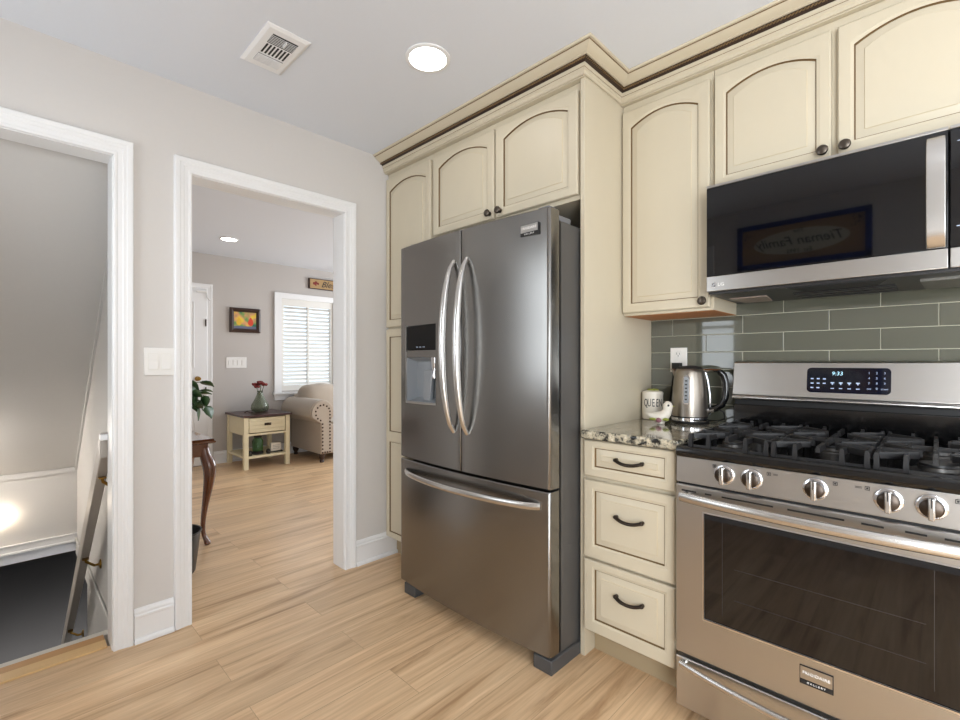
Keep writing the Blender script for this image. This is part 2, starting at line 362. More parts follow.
# ---------------------------------------------------------------- stairwell
YS = -1.889
def slope_z(x): return 2.12 + 0.852*(x+0.116)
mb = MB()
mb.prism([(-0.116, 2.12), (-2.117, slope_z(-2.117)), (-2.117, slope_z(-2.117)+0.08), (-0.116, 2.24)], 'y', YF, YS)
struct(mb.build('ceiling_stair', 'wall_stair', smooth=False))
sbox('wall_stair_header', 'wall_stair', (-2.2, -2.117, YF, YS, -0.13, slope_z(-2.117)+0.02))
sbox('wall_stair_right', 'wall_stair', (-2.2, -0.116, YS, YS+0.045, -0.25, 2.3), (-1.5, -0.05, YS, YS+0.045, -2.42, -0.25))
sbox('wall_stair_left', 'wall_stair', (-12, -0.0, YF-0.1, YF, -2.45, 2.3))
sbox('wall_stair_under', 'wall_stair', (-0.05, 0.05, YF, YS+0.1, -2.45, -0.05))
sbox('ceiling_basement', 'ceiling', (-12, -2.117, YF, -0.6, -0.2, -0.13), (-2.117, -1.5, YS+0.045, -0.6, -0.3, -0.25))
sbox('wall_basement_right', 'wall_stair', (-12, -0.05, -0.7, -0.6, -2.45, -0.13))
sbox('wall_basement_far', 'wall_stair', (-12.1, -12, YF-0.1, -0.6, -2.45, -0.13))
M['bfloor'] = add_noise(mat('basement_floor_carpet', (112, 112, 114), 0.9), nscale=300, amount=0.15)
sbox('floor_basement', 'bfloor', (-12, -0.05, YF, -0.6, -2.45, -2.4))
mb = MB()
for k in range(12):
    zt = -0.19*(k+1); x1 = -0.20-0.224*k
    mb.box(x1-0.25, x1, YF, YS, zt-0.19, zt)
struct(mb.build('stair_steps', 'carpet', bevel=0.01, smooth=False))
# header trim and edge mouldings of the sloped ceiling
mb = MB(); 
mb.loft([[(-2.117+h, y, -0.13+(0.085-z*0.6)) for h, z in ((0,0.04),(0.014,0.04),(0.014,0.055),(0.010,0.06),(0.010,0.12),(0.014,0.125),(0.014,0.145),(0,0.155))] for y in (YF, YS)])
struct(mb.build('trim_stair_header', 'trim', ang=20))
zh = slope_z(-2.117)
mb = MB().box(-2.117, -2.105, YF, YS, zh-0.035, zh+0.002)
mb.loft([[(x, YS, slope_z(x)-0.03), (x, YS-0.012, slope_z(x)-0.03), (x, YS-0.012, slope_z(x)+0.01), (x, YS, slope_z(x)+0.01)] for x in (-2.115, -0.116)])
struct(mb.build('trim_stair_slope', 'wall_stair', smooth=False))
mb = MB().box(-2.117, -0.12, YS-0.008, YS, -0.205, -0.10).box(-2.117, -0.12, YS-0.013, YS, -0.125, -0.10)
struct(mb.build('baseboard_stair', 'wall_stair', bevel=0.003, smooth=False))
# threshold
mb = MB().box(-0.166, -0.108, D1[0]+0.012, D1[1]-0.012, -0.03, 0.004, 0).box(-0.108, -0.040, D1[0]+0.012, D1[1]-0.012, -0.001, 0.007, 1)
o = mb.build('trim_threshold', ['nosing', 'nosing2'], bevel=0.002, smooth=False); struct(o)
mb = MB().box(-0.21, -0.166, YF, YS, -0.19, 0.0)
struct(mb.build('trim_stair_edge', 'carpet_edge', bevel=0.004, smooth=False))

# ================================================================== CABINETS
def panel_rings(x0, x1, z0, z1, ix0, ix1, iz0, iz1, arch, yf, th, outer=(1,1,1,1), n=16):
    def outl(a, b, c, d, ar, y):
        pts = [(a, y, c), (b, y, c)]
        for i in range(n+1):
            t = i/n; x = b+(a-b)*t; pts.append((x, y, d + ar*(1-(2*t-1)**2)))
        return pts
    def ins(k, y): return outl(ix0+k, ix1-k, iz0+k, iz1-k, arch, y)
    e = 0.004
    oo = outer      # left,right,bottom,top rounding flags
    r = [outl(x0, x1, z0, z1, 0, yf+th), outl(x0, x1, z0, z1, 0, yf+e),
         outl(x0+e*oo[0], x1-e*oo[1], z0+e*oo[2], z1-e*oo[3], 0, yf), ins(-0.010, yf), ins(-0.007, yf+0.0018), ins(-0.001, yf+0.0025), ins(0, yf+0.0085), ins(0.003, yf+0.0085), ins(0.006, yf+0.0078), ins(0.025, yf+0.0026), ins(0.0265, yf+0.0006)]
    return r, [0, 0, 0, 0, 0, 1, 1, 0, 0, 2]
def door_mesh(mb, x0, x1, z0, z1, secs, yf, th=0.019):
    """secs: list of (z0,z1,(ix0,ix1,iz0,iz1,arch))"""
    k = len(secs)
    for i, (a, b, op) in enumerate(secs):
        r, ms = panel_rings(x0, x1, a, b, *op[:4], op[4], yf, th, (1, 1, 1 if i == 0 else 0, 1 if i == k-1 else 0))
        mb.loft(r, mats=ms+[0], cap0=False)
        mb.m[-1] = 0
    return mb
CM = ['cream', 'glaze', 'glaze2']
def knob(parent, x, y, z, m='pewter', s=1.0, name='knob'):
    mb = MB().lathe([(0.006*s, 0), (0.006*s, -0.012*s), (0.010*s, -0.014*s), (0.0165*s, -0.018*s), (0.0175*s, -0.022*s), (0.0150*s, -0.027*s), (0.008*s, -0.0295*s), (0.002*s, -0.030*s)], (x, y, z), 20, axis='y')
    mb.lathe([(0.011*s, 0), (0.011*s, -0.003)], (x, y, z), 16, axis='y')
    return mb.build(name, m, parent, ang=40)
FC = -0.600   # carcass front of the deep cabinets; doors to -0.620
# pantry
t = thing('pantry_cabinet', 'tall narrow cream pantry cabinet against the doorway wall, left of the refrigerator', 'cabinet', (0.22, -0.3, 0))
MB().box(0.002, 0.440, FC, -0.002, 0.115, 2.344).build('body', 'cream', t, bevel=0.001, smooth=False)
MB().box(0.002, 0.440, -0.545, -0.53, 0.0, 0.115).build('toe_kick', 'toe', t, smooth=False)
d = door_mesh(MB(), 0.006, 0.432, 1.402, 2.308, [(1.402, 2.308, (0.042, 0.389, 1.447, 2.226, 0.040))], FC-0.021).build('door', CM, t, ang=25, label='upper arched door of the pantry')
d = door_mesh(MB(), 0.006, 0.432, 0.122, 1.390, [(0.122, 0.735, (0.042, 0.389, 0.158, 0.704, 0)), (0.735, 1.390, (0.042, 0.389, 0.769, 1.342, 0))], FC-0.021).build('door', CM, t, ang=25, label='lower two-panel door of the pantry')
# cabinet over fridge
t = thing('over_fridge_cabinet', 'wide cream cabinet with two arched doors above the refrigerator', 'cabinet', (0.915, -0.3, 1.862))
MB().box(0.442, 1.388, FC, -0.002, 1.862, 2.344).build('body', 'cream', t, bevel=0.001, smooth=False)
d = door_mesh(MB(), 0.456, 0.908, 1.880, 2.308, [(1.880, 2.308, (0.501, 0.860, 1.922, 2.236, 0.042))], FC-0.021).build('door', CM, t, ang=25)
knob(d, 0.882, FC-0.021, 1.906)
d = door_mesh(MB(), 0.918, 1.374, 1.880, 2.308, [(1.880, 2.308, (0.970, 1.326, 1.922, 2.240, 0.042))], FC-0.021).build('door', CM, t, ang=25)
knob(d, 0.950, FC-0.021, 1.906)
# tall end panel
o = MB().box(1.389, 1.409, -0.620, -0.001, 0.0, 2.344).build('tall_end_panel', 'cream', bevel=0.0015)
tag(o, 'full-height cream side panel between refrigerator and granite countertop', 'panel')
# wall cabinet left of microwave
UF = -0.297
t = thing('wall_cabinet', 'cream single-door wall cabinet with arched panel above the kettle', 'cabinet', (1.603, -0.15, 1.395))
mb = MB().box(1.411, 1.797, UF, -0.002, 1.397, 2.344); mb.build('body', 'cream', t, bevel=0.001, smooth=False)
MB().box(1.413, 1.795, UF+0.018, -0.006, 1.3955, 1.399).build('underside', 'cabwood', t, smooth=False, label='orange wooden underside')
d = door_mesh(MB(), 1.415, 1.786, 1.408, 2.308, [(1.408, 2.308, (1.457, 1.742, 1.450, 2.228, 0.040))], UF-0.021).build('door', CM, t, ang=25)
knob(d, 1.764, UF-0.021, 1.432)
# cabinet over the microwave
t = thing('over_microwave_cabinet', 'cream wall cabinet with two arched doors above the microwave', 'cabinet', (2.185, -0.15, 1.868))
MB().box(1.799, 2.570, UF, -0.002, 1.868, 2.344).build('body', 'cream', t, bevel=0.001, smooth=False)
d = door_mesh(MB(), 1.804, 2.172, 1.876, 2.308, [(1.876, 2.308, (1.847, 2.131, 1.912, 2.228, 0.038))], UF-0.021).build('door', CM, t, ang=25)
knob(d, 2.151, UF-0.021, 1.903)
d = door_mesh(MB(), 2.190, 2.562, 1.876, 2.308, [(1.876, 2.308, (2.234, 2.520, 1.918, 2.230, 0.038))], UF-0.021).build('door', CM, t, ang=25)
knob(d, 2.211, UF-0.021, 1.903)
# crown moulding
def crown_path(u, z): return [(0.001, -0.629-u, z), (1.409+u, -0.629-u, z), (1.409+u, -0.318-u, z), (2.572, -0.318-u, z)]
def sweep(prof):
    mb = MB(); rows = [crown_path(u, z) for u, z in prof]
    rings = [[rows[j][i] for j in range(len(prof))] for i in range(4)]
    return mb.loft(rings)
t = thing('crown_moulding', 'cream crown moulding with dark rope bead running along the cabinet tops', 'moulding', (0.7, -0.3, 2.34))
sweep([(0.0,2.350),(0.005,2.350),(0.006,2.362),(0.010,2.366),(0.010,2.376),(0.014,2.380),(0.015,2.3895),(0.0,2.3895)]).build('bead', 'cream', t, ang=25)
sweep([(0.0,2.3898),(0.0152,2.3898),(0.031,2.4018),(0.031,2.4040),(0.0,2.4040)]).build('rope_band', 'darkrope', t, ang=25, label='dark brown rope band')
sweep([(0.0,2.4042),(0.036,2.4042),(0.038,2.406),(0.037,2.408),(0.044,2.411),(0.056,2.417),(0.067,2.425),(0.071,2.430),(0.079,2.431),(0.081,2.4395),(0.0,2.4395)]).build('cove', 'cream', t, ang=25)
MB().box(0.001, 1.408, -0.627, -0.002, 2.3452, 2.4395).box(1.4085, 2.571, -0.316, -0.002, 2.3452, 2.4395).build('backing', 'cream', t, smooth=False)
mb = MB()
def beads(pa, pb):
    pa, pb = Vector(pa), Vector(pb); L = (pb-pa).length; n = int(L/0.011); dr = (pb-pa)/n
    for i in range(n):
        c = pa + dr*(i+0.5); q = dr.normalized()*0.0028; up = Vector((0,0,0.0032)); nn = Vector((0,0,1)).cross(dr.normalized())
        if nn.dot(Vector((1,-1,0))) < 0: nn = -nn
        nn = nn*0.005; sk = q*1.2
        vs = [c-q-up-sk, c+q-up-sk, c+q+up+sk, c-q+up+sk, c-q-up-sk+nn, c+q-up-sk+nn, c+q+up+sk+nn, c-q+up+sk+nn]
        mb.add(vs, [(0,3,2,1),(4,5,6,7),(0,1,5,4),(1,2,6,5),(2,3,7,6),(3,0,4,7)])
P = crown_path(0.0270, 2.3975)
for a, b in zip(P, P[1:]): beads(a, b)
sweep([(0.0690,2.4278),(0.0722,2.4278),(0.0722,2.4305),(0.0690,2.4305)]).build('glaze_line', 'glaze', t, smooth=False)
sweep([(0.008,2.3750),(0.0108,2.3750),(0.0108,2.3765),(0.008,2.3765)]).build('glaze_line', 'glaze', t, smooth=False)
mb.build('rope_twist', 'glaze', t, smooth=False)
# frieze glaze line under bead
# drawer base cabinet
DY = -0.620
t = thing('drawer_base_cabinet', 'cream three-drawer base cabinet under the granite countertop, left of the range', 'cabinet', (1.6, -0.3, 0))
MB().box(1.411, 1.797, DY+0.001, -0.002, 0.115, 0.884).build('body', 'cream', t, bevel=0.001, smooth=False)
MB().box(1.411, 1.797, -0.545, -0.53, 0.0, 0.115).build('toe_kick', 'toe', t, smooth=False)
def pull(parent, x, y, z):
    w = 0.051; mb = MB(); pts = []
    for i in range(15):
        s = -1+2*i/14; pts.append((x+s*w, y-0.026+0.012*abs(s)**3, z-0.010*(1-s*s)+0.004))
    mb.tube(pts, [0.0090-0.0020*(1-abs(-1+2*i/14)) for i in range(15)], 10, ry=[0.0062]*15)
    for s in (-1, 1):
        mb.sphere((x+s*w, y-0.014, z+0.004), (0.009, 0.011, 0.008), 12)
        mb.lathe([(0.0075, 0), (0.006, -0.012)], (x+s*w, y, z+0.004), 12, axis='y')
    return mb.build('pull_handle', 'bronze', parent, ang=50)
for (z0, z1, i0, i1, hz) in ((0.738, 0.880, 0.778, 0.851, 0.815), (0.416, 0.722, 0.472, 0.682, 0.600), (0.124, 0.406, 0.176, 0.372, 0.300)):
    d = door_mesh(MB(), 1.416, 1.782, z0, z1, [(z0, z1, (1.466, 1.742, i0, i1, 0))], DY-0.020).build('drawer', CM, t, ang=25)
    pull(d, 1.612, DY-0.016, hz)
# countertop
mb = MB().box(1.410, 1.798, -0.655, -0.010, 0.886, 0.920)
o = mb.build('countertop', 'granite', bevel=0.007, seg=3)
tag(o, 'speckled black and beige granite countertop between refrigerator panel and range', 'countertop')

# ================================================================== BACKSPLASH
mb = MB().box(1.4095, 2.572, -0.006, -0.0005, 0.885, 1.50, 1)
tw, thh, g = 0.305, 0.0762, 0.0028
row = 0; z = 1.2355-5*(thh+g)
while z < 1.47:
    x = 1.9745 + (0 if round((z-1.2355)/(thh+g)) % 2 == 0 else 0.1525) - 4*tw
    while x < 2.57:
        xa, xb = max(x+g/2, 1.4115), min(x+tw-g/2, 2.57)
        za, zb = max(z+g/2, 0.886), min(z+thh+g/2, 1.5)
        if zb-za < 0.01: x += tw; continue
        if xb-xa > 0.01:
            e = 0.0012
            mb.loft([[(xa,-0.006,za),(xb,-0.006,za),(xb,-0.006,zb),(xa,-0.006,zb)], [(xa,-0.0085,za),(xb,-0.0085,za),(xb,-0.0085,zb),(xa,-0.0085,zb)],
                     [(xa+e,-0.0095,za+e),(xb-e,-0.0095,za+e),(xb-e,-0.0095,zb-e),(xa+e,-0.0095,zb-e)]], 0, cap0=False)
        x += tw
    z += thh+g
o = mb.build('tile_backsplash', ['glass_tile', 'grout'], smooth=False)
tag(o, 'grey-green glass subway tile backsplash behind the kettle and range', 'backsplash')

# ================================================================== FRIDGE
t = thing('refrigerator', 'dark stainless french-door refrigerator with bottom freezer drawer and dispenser', 'refrigerator', (0.925, -0.42, 0))
FX0, FX1 = 0.430, 1.380
MB().box(FX0+0.018, FX1-0.003, -0.752, -0.05, 0.035, 1.742).build('cabinet_body', 'dsteel_side', t, bevel=0.004)
xc, hw = (FX0+FX1)/2, (FX1-FX0)/2
def fy(x): return -0.818 - 0.026*(1-((x-xc)/hw)**2)
def fdoor(name, x0, x1, z0, z1, rl, rr, hole=None, mats=('dsteel',), rz=0.004, label=None):
    """curved door; rl/rr radius of left/right vertical edge; hole=(x0,x1,z0,z1,depth)"""
    xs = set([x0+(x1-x0)*i/12 for i in range(13)]); zs = [z0+rz, z1-rz]
    if hole:
        xs = {x for x in xs if not any(abs(x-h) < 0.012 for h in hole[:2])} | {hole[0], hole[1], x0, x1}; zs += [hole[2], hole[3]]
    xs = sorted(xs); zs = sorted(zs)
    xs = [x for x in xs if x0+rl-1e-6 <= x <= x1-rr+1e-6]
    if abs(xs[0]-(x0+rl)) > 1e-4: xs = [x0+rl]+xs
    if abs(xs[-1]-(x1-rr)) > 1e-4: xs = xs+[x1-rr]
    yb = -0.757
    cols = [(x0, yb)]
    for i in range(5):
        a = PI/2*i/4; cols.append((x0+rl*(1-math.sin(a)), fy(x0+rl)+rl*(1-math.cos(PI/2-a)) if False else fy(x0+rl)+rl*(1-math.sin(a)))) if False else cols.append((x0+rl*(1-math.cos(a)), fy(x0+rl)+rl*(1-math.sin(a))))
    cols += [(x, fy(x)) for x in xs[1:-1]]
    for i in range(5):
        a = PI/2*(1-i/4); cols.append((x1-rr*(1-math.cos(a)), fy(x1-rr)+rr*(1-math.sin(a))))
    cols.append((x1, yb))
    mb = MB(); n = len(cols); b = len(mb.v)
    rows = [(z0, rz)] + [(zz, 0) for zz in zs] + [(z1, rz)]
    for zz, inset in rows:
        for i, (x, y) in enumerate(cols):
            yy = y + inset if 0 < i < n-1 else y
            mb.v.append((x, yy, zz))
    for r in range(len(rows)-1):
        for i in range(n-1):
            if hole:
                cx = (cols[i][0]+cols[i+1][0])/2; cz = (rows[r][0]+rows[r+1][0])/2
                if hole[0] < cx < hole[1] and hole[2] < cz < hole[3]: continue
            mb.f.append([r*n+i, r*n+i+1, (r+1)*n+i+1, (r+1)*n+i]); mb.m.append(0)
    mb.f.append([i for i in range(n)]); mb.m.append(0)
    mb.f.append([(len(rows)-1)*n+i for i in range(n)]); mb.m.append(0)
    mb.f.append([0, (len(rows)-1)*n, len(rows)*n-1, n-1]); mb.m.append(0)
    return mb.build(name, list(mats), t, ang=30, label=label)
hole = (0.506, 0.740, 0.985, 1.372)
dl = fdoor('door', FX0, 0.914, 0.702, 1.780, 0.010, 0.006, hole, label='left refrigerator door with dispenser')
dr = fdoor('door', 0.919, FX1, 0.702, 1.780, 0.006, 0.014, label='right refrigerator door')
df = fdoor('freezer_drawer', FX0, FX1, 0.062, 0.692, 0.010, 0.014)
# dispenser
def dish(x0, x1, z0, z1, y0, y1, m, name, parent, slope=0.0):
    mb = MB(); F = [(x0,y0,z0),(x1,y0,z0),(x1,y0,z1),(x0,y0,z1)]; B = [(x0+0.012,y1,z0+0.02),(x1-0.012,y1,z0+0.02),(x1-0.012,y1+slope,z1-0.02),(x0+0.012,y1+slope,z1-0.02)]
    mb.loft([F, B], cap0=False); return mb.build(name, m, parent, smooth=False)
yd = fy(0.62)
MB().box(0.507, 0.739, yd-0.002, yd+0.02, 1.250, 1.371).build('control_display', 'dispblack', dl, bevel=0.002)
MB().prism([(yd+0.004, 1.212), (yd-0.002, 1.212), (yd-0.004, 1.248), (yd+0.02, 1.249)], 'x', 0.507, 0.739).build('display_ledge', 'dsteel', dl, bevel=0.002)
dish(0.507, 0.739, 0.990, 1.212, yd+0.002, yd+0.058, 'disp_recess', 'dispenser_recess', dl)
MB().box(0.504, 0.742, yd-0.004, yd+0.05, 0.983, 0.994).build('drip_tray', 'steel', dl, bevel=0.002)
mb = MB().prism([(0.60, 0.995), (0.652, 0.995), (0.668, 1.15), (0.612, 1.15)], 'y', yd+0.03, yd+0.05); mb.build('dispenser_paddle', 'disp_recess', dl, bevel=0.003)
MB().lathe([(0.012, 1.11), (0.014, 1.125), (0.009, 1.14), (0.016, 1.165), (0.020, 1.212)], (0.70, yd+0.02, 0), 14).build('water_spout', 'chrome', dl)
mb = MB()
for i in range(3): mb.box(0.585+i*0.026, 0.600+i*0.026, yd-0.0026, yd-0.0018, 1.262, 1.265)
mb.build('display_marks', 'icon', dl, smooth=False)
for a, b in ((0.503, 0.507), (0.739, 0.743)): MB().box(a, b, yd-0.005, yd+0.01, 0.985, 1.373).build('dispenser_frame', 'steel', dl, smooth=False)
# vertical bowed handles
def vhandle(parent, xe, xm):
    mb = MB(); pts = []; ra = []; n = 20
    for i in range(n+1):
        s = -1+2*i/n; k = 1-s*s
        pts.append((xe+(xm-xe)*k, fy(xe)-0.002-0.066*k**0.62, 1.26+0.385*s)); ra.append(0.011+0.007*k)
    mb.tube(pts, ra, 12, ry=[0.009+0.010*(1-(-1+2*i/n)**2) for i in range(n+1)], up=(0,1,0))
    return mb.build('handle', 'steel_hand', parent, ang=50)
vhandle(dl, 0.872, 0.868); vhandle(dr, 0.958, 0.960)
mb = MB(); n = 24; pts = []
for i in range(n+1):
    s = -1+2*i/n; k = 1-s*s; x = 0.915+0.425*s
    pts.append((x, fy(x)-0.003-0.056*k**0.6, 0.634))
mb.tube(pts, [0.015]*(n+1), 12, ry=0.009, up=(0,1,0))
mb.build('handle', 'steel_hand', df, ang=50)
def badge(parent, x0, x1, z0, z1, y, yfun=None):
    zc = z0+(z1-z0)*0.3
    b = MB().box(x0, x1, y-0.003, y+0.012, z0, z1).build('badge', 'blackmat', parent, bevel=0.0008)
    MB().box(x0+0.002, x1-0.002, y-0.0042, y-0.002, zc, z1-0.002).build('badge_plate', 'steel', b)
    text('badge_lettering', 'FRIGIDAIRE', (x1-x0)*0.155, ((x0+x1)/2, y-0.0048, (zc+z1)/2), (1,0,0), (0,0,1), 'white_plastic', b, thick=0.0004, spacing=1.05)
    text('badge_lettering', 'GALLERY', (x1-x0)*0.10, ((x0+x1)/2, y-0.0034, (z0+zc)/2), (1,0,0), (0,0,1), 'white_plastic', b, thick=0.0004, spacing=1.5)
badge(dr, 1.248, 1.336, 1.684, 1.729, fy(1.262))
# hinge covers and feet
for xa, xb in ((1.300, 1.376), (0.480, 0.550)):
    MB().box(xa, xb, -0.780, -0.67, 1.7405, 1.763).box(xa+0.01, xb-0.012, -0.800, -0.75, 1.7805, 1.793).build('hinge_cover', 'plastic_gray', t, bevel=0.003)
MB().box(FX1-0.012, FX1-0.003, -0.757, -0.742, 0.06, 1.742).build('door_gasket', 'blackmat', t, smooth=False)
for xa, xb in ((1.300, 1.388), (0.462, 0.550)):
    MB().prism([(-0.818, 0.0), (-0.60, 0.0), (-0.60, 0.05), (-0.74, 0.055), (-0.818, 0.055)], 'x', xa, xb).build('foot_cover', 'foot', t, bevel=0.004)
MB().box(0.57, 1.30, -0.70, -0.69, 0.012, 0.055).build('toe_grille', 'blackmat', t, smooth=False)

# ================================================================== RANGE
RX0, RX1 = 1.803, 2.563; RF = -0.690
t = thing('gas_range', 'stainless steel freestanding gas range with black cooktop and oven window', 'range', ((RX0+RX1)/2, -0.36, 0))
MB().box(RX0+0.004, RX1-0.004, -0.655, -0.012, 0.04, 0.876).build('oven_body', 'plastic_gray', t, bevel=0.002)
MB().box(RX0+0.03, RX1-0.03, -0.62, -0.1, 0.0, 0.04).build('base', 'blackmat', t, smooth=False)
# cooktop: rounded front lip with a sunken deck
mb = MB()
prof = [(-0.660, 0.877), (RF+0.002, 0.877), (RF-0.002, 0.885), (RF-0.002, 0.900), (RF+0.004, 0.909), (RF+0.014, 0.911), (RF+0.028, 0.906), (RF+0.040, 0.899), (-0.105, 0.899), (-0.098, 0.909), (-0.012, 0.909), (-0.012, 0.877)]
mb.prism(prof, 'x', RX0, RX1)
mb.box(RX0, RX0+0.012, RF+0.02, -0.012, 0.898, 0.911).box(RX1-0.012, RX1, RF+0.02, -0.012, 0.898, 0.911)
mb.build('cooktop', 'black', t, bevel=0.002, ang=40)
# control panel
cp = MB().prism([(RF+0.002, 0.792), (RF+0.006, 0.8765), (-0.655, 0.8765), (-0.655, 0.792)], 'x', RX0, RX1).build('control_panel', 'steel', t, bevel=0.002)
def rknob(x, z):
    y = RF+0.003
    mb = MB().lathe([(0.030, 0), (0.030, -0.004), (0.027, -0.006)], (x, y, z), 28, 0, 'y')
    mb.lathe([(0.0235, -0.004), (0.0225, -0.020), (0.019, -0.0225)], (x, y, z), 28, 1, 'y')
    k = mb.build('knob', ['chrome', 'bronze'], cp, ang=40)
    MB().box(x-0.0065, x+0.0065, y-0.036, y-0.018, z-0.027, z+0.027).build('knob_grip', 'steel_hand', k, bevel=0.003)
    MB().box(x-0.001, x+0.001, y-0.0375, y-0.030, z+0.004, z+0.028).build('knob_pointer', 'blackmat', k, smooth=False)
for x in (1.952, 2.028, 2.186, 2.339, 2.418): rknob(x, 0.838)
mb = MB()
for x, i in ((1.918, 0), (2.068, 1), (2.225, 2), (2.292, 3), (2.458, 4)):
    y = RF+0.0035; zz = 0.860; mb = MB()
    for a, b, c, d in ((0,0.010,0,0.0012), (0,0.010,0.0088,0.010), (0,0.0012,0,0.010), (0.0088,0.010,0,0.010)): mb.box(x+a, x+b, y-0.001, y, zz+c-0.005, zz+d-0.005)
    mb.box(x+0.003, x+0.007, y-0.001, y, zz-0.002, zz+0.002)
    if i in (1, 4): mb.box(x+0.016, x+0.028, y-0.001, y, zz-0.002, zz-0.001).box(x+0.016, x+0.028, y-0.001, y, zz+0.001, zz+0.002)
    if i == 3: mb.box(x-0.020, x-0.006, y-0.001, y, zz-0.002, zz-0.001).box(x-0.020, x-0.006, y-0.001, y, zz+0.001, zz+0.002)
    mb.build('burner_symbol', 'ink', cp, smooth=False)

MB().box(RX0+0.004, RX1-0.004, RF+0.012, -0.65, 0.782, 0.7935).build('vent_gap', 'blackmat', t, smooth=False)
# oven door with window recess
WX0, WX1, WZ0, WZ1 = 1.890, 2.478, 0.362, 0.706
mb = MB(); yv = RF
def rect(a, b, c, d, y): return [(a,y,c),(b,y,c),(b,y,d),(a,y,d)]
mb.loft([rect(RX0, RX1, 0.226, 0.784, -0.657), rect(RX0, RX1, 0.226, 0.784, RF+0.003), rect(RX0+0.003, RX1-0.003, 0.229, 0.781, RF), rect(WX0, WX1, WZ0, WZ1, RF), rect(WX0+0.003, WX1-0.003, WZ0+0.003, WZ1-0.003, RF+0.006)], cap1=False)
od = mb.build('oven_door', 'steel', t, ang=25)
mb = MB().loft([rect(WX0-0.002, WX1+0.002, WZ0-0.003, WZ1+0.002, RF+0.001), rect(WX0-0.002, WX1+0.002, WZ0-0.003, WZ1+0.002, RF-0.0015), rect(WX0+0.002, WX1-0.002, WZ0+0.002, WZ1-0.002, RF-0.0015), rect(WX0+0.002, WX1-0.002, WZ0+0.002, WZ1-0.002, RF+0.002)], cap0=False, cap1=False)
mb.build('window_trim', 'chrome', od, smooth=False)
# smoked glass window: dark tinted pane, a faint inner cavity with rack wires printed behind it
MB().box(WX0+0.001, WX1-0.001, RF+0.004, RF+0.008, WZ0+0.001, WZ1-0.001).build('window_glass', 'glassblack', od, smooth=False)
mb = MB()
for x0, x1, z0, z1 in ((WX0+0.055, WX0+0.0562, WZ0+0.03, WZ1-0.02), (WX1-0.056, WX1-0.0548, WZ0+0.03, WZ1-0.02), (WX0+0.09, WX1-0.07, 0.548, 0.5492), (WX0+0.09, WX1-0.07, 0.452, 0.453)):
    mb.box(x0, x1, RF+0.0035, RF+0.0042, z0, z1)
M['faint'] = mat('oven_rack_line', (52, 46, 42), 0.5)
mb.build('rack_lines', 'faint', od, smooth=False)
mb = MB()
for a, b in ((1.822, 1.868), (1.895, 1.915), (1.945, 2.085), (2.120, 2.250), (2.285, 2.330), (2.370, 2.410), (2.44, 2.53)): MB().box(a, b, RF-0.0006, RF+0.002, 0.764, 0.769).build('vent_slot', 'blackmat', od, smooth=False)
for a, b in ((1.840, 1.900), (2.44, 2.53)): MB().box(a, b, RF-0.0006, RF+0.002, 0.738, 0.742).build('vent_slot', 'blackmat', od, smooth=False)

def barhandle(parent, xa, xb, z, ye, bow, r, ry, sag):
    mb = MB(); n = 24; pts = []
    for i in range(n+1):
        s = -1+2*i/n; k = 1-s*s; pts.append(((xa+xb)/2+(xb-xa)/2*s, ye-bow*k, z-sag*k))
    mb.tube(pts, [r*(0.75+0.25*(1-abs(-1+2*i/n))**0.5) for i in range(n+1)], 14, ry=ry)
    for x, s in ((xa, 1), (xb, -1)): mb.tube([(x+s*0.01, RF+0.002, z), (x+s*0.008, ye+0.002, z)], 0.012, 12)
    return mb.build('handle', 'steel_hand', parent, ang=50)
barhandle(od, 1.828, 2.538, 0.752, RF-0.030, 0.032, 0.011, 0.016, 0.0)
badge(od, 2.150, 2.227, 0.286, 0.338, RF)
dw = MB().loft([rect(RX0, RX1, 0.048, 0.212, -0.657), rect(RX0, RX1, 0.048, 0.212, RF+0.003), rect(RX0+0.003, RX1-0.003, 0.051, 0.209, RF)]).build('storage_drawer', 'steel', t, ang=25)
barhandle(dw, 1.820, 2.546, 0.196, RF-0.012, 0.034, 0.009, 0.010, 0.010)
# backguard
bgd = MB().prism([(-0.012, 1.192), (-0.052, 1.194), (-0.066, 1.188), (-0.090, 1.060), (-0.092, 1.052), (-0.012, 1.052)], 'x', RX0, RX1).build('backguard', 'steel', t, bevel=0.003)
MB().prism([(-0.012, 1.0505), (-0.094, 1.0505), (-0.099, 1.042), (-0.096, 1.034), (-0.012, 1.034)], 'x', RX0, RX1).build('backguard_lip', 'steel_hand', t, bevel=0.002)
MB().box(RX0+0.006, RX1-0.006, -0.070, -0.012, 1.012, 1.034).build('backguard_vent', 'blackmat', t, smooth=False)
MB().box(RX0+0.004, RX1-0.004, -0.088, -0.012, 0.909, 1.012).build('backguard_base', 'black', t, bevel=0.003)
# tilted display
def bgp(x, z, d=0.0):   # point on the tilted face
    k = (z-1.060)/(1.188-1.060); return (x, -0.090+0.024*k-d, z)
def rrect(x0, x1, z0, z1, r, d, n=5):
    pts = []
    for cx, cz, a0 in ((x1-r, z0+r, -PI/2), (x1-r, z1-r, 0), (x0+r, z1-r, PI/2), (x0+r, z0+r, PI)):
        for i in range(n+1):
            a = a0+PI/2*i/n; pts.append(bgp(cx+r*math.cos(a), cz+r*math.sin(a), d))
    return pts
ds = MB().loft([rrect(2.066, 2.312, 1.074, 1.168, 0.014, -0.002), rrect(2.066, 2.312, 1.074, 1.168, 0.014, 0.0022)]).build('display_panel', 'disp_dark', bgd, ang=30)
Vt = Vector((0, 0.024, 0.128)).normalized()
text('clock_digits', '9:33', 0.020, bgp(2.160, 1.146, 0.003), (1,0,0), Vt, 'led', ds, shear=0.1, thick=0.0003)
mb = MB()
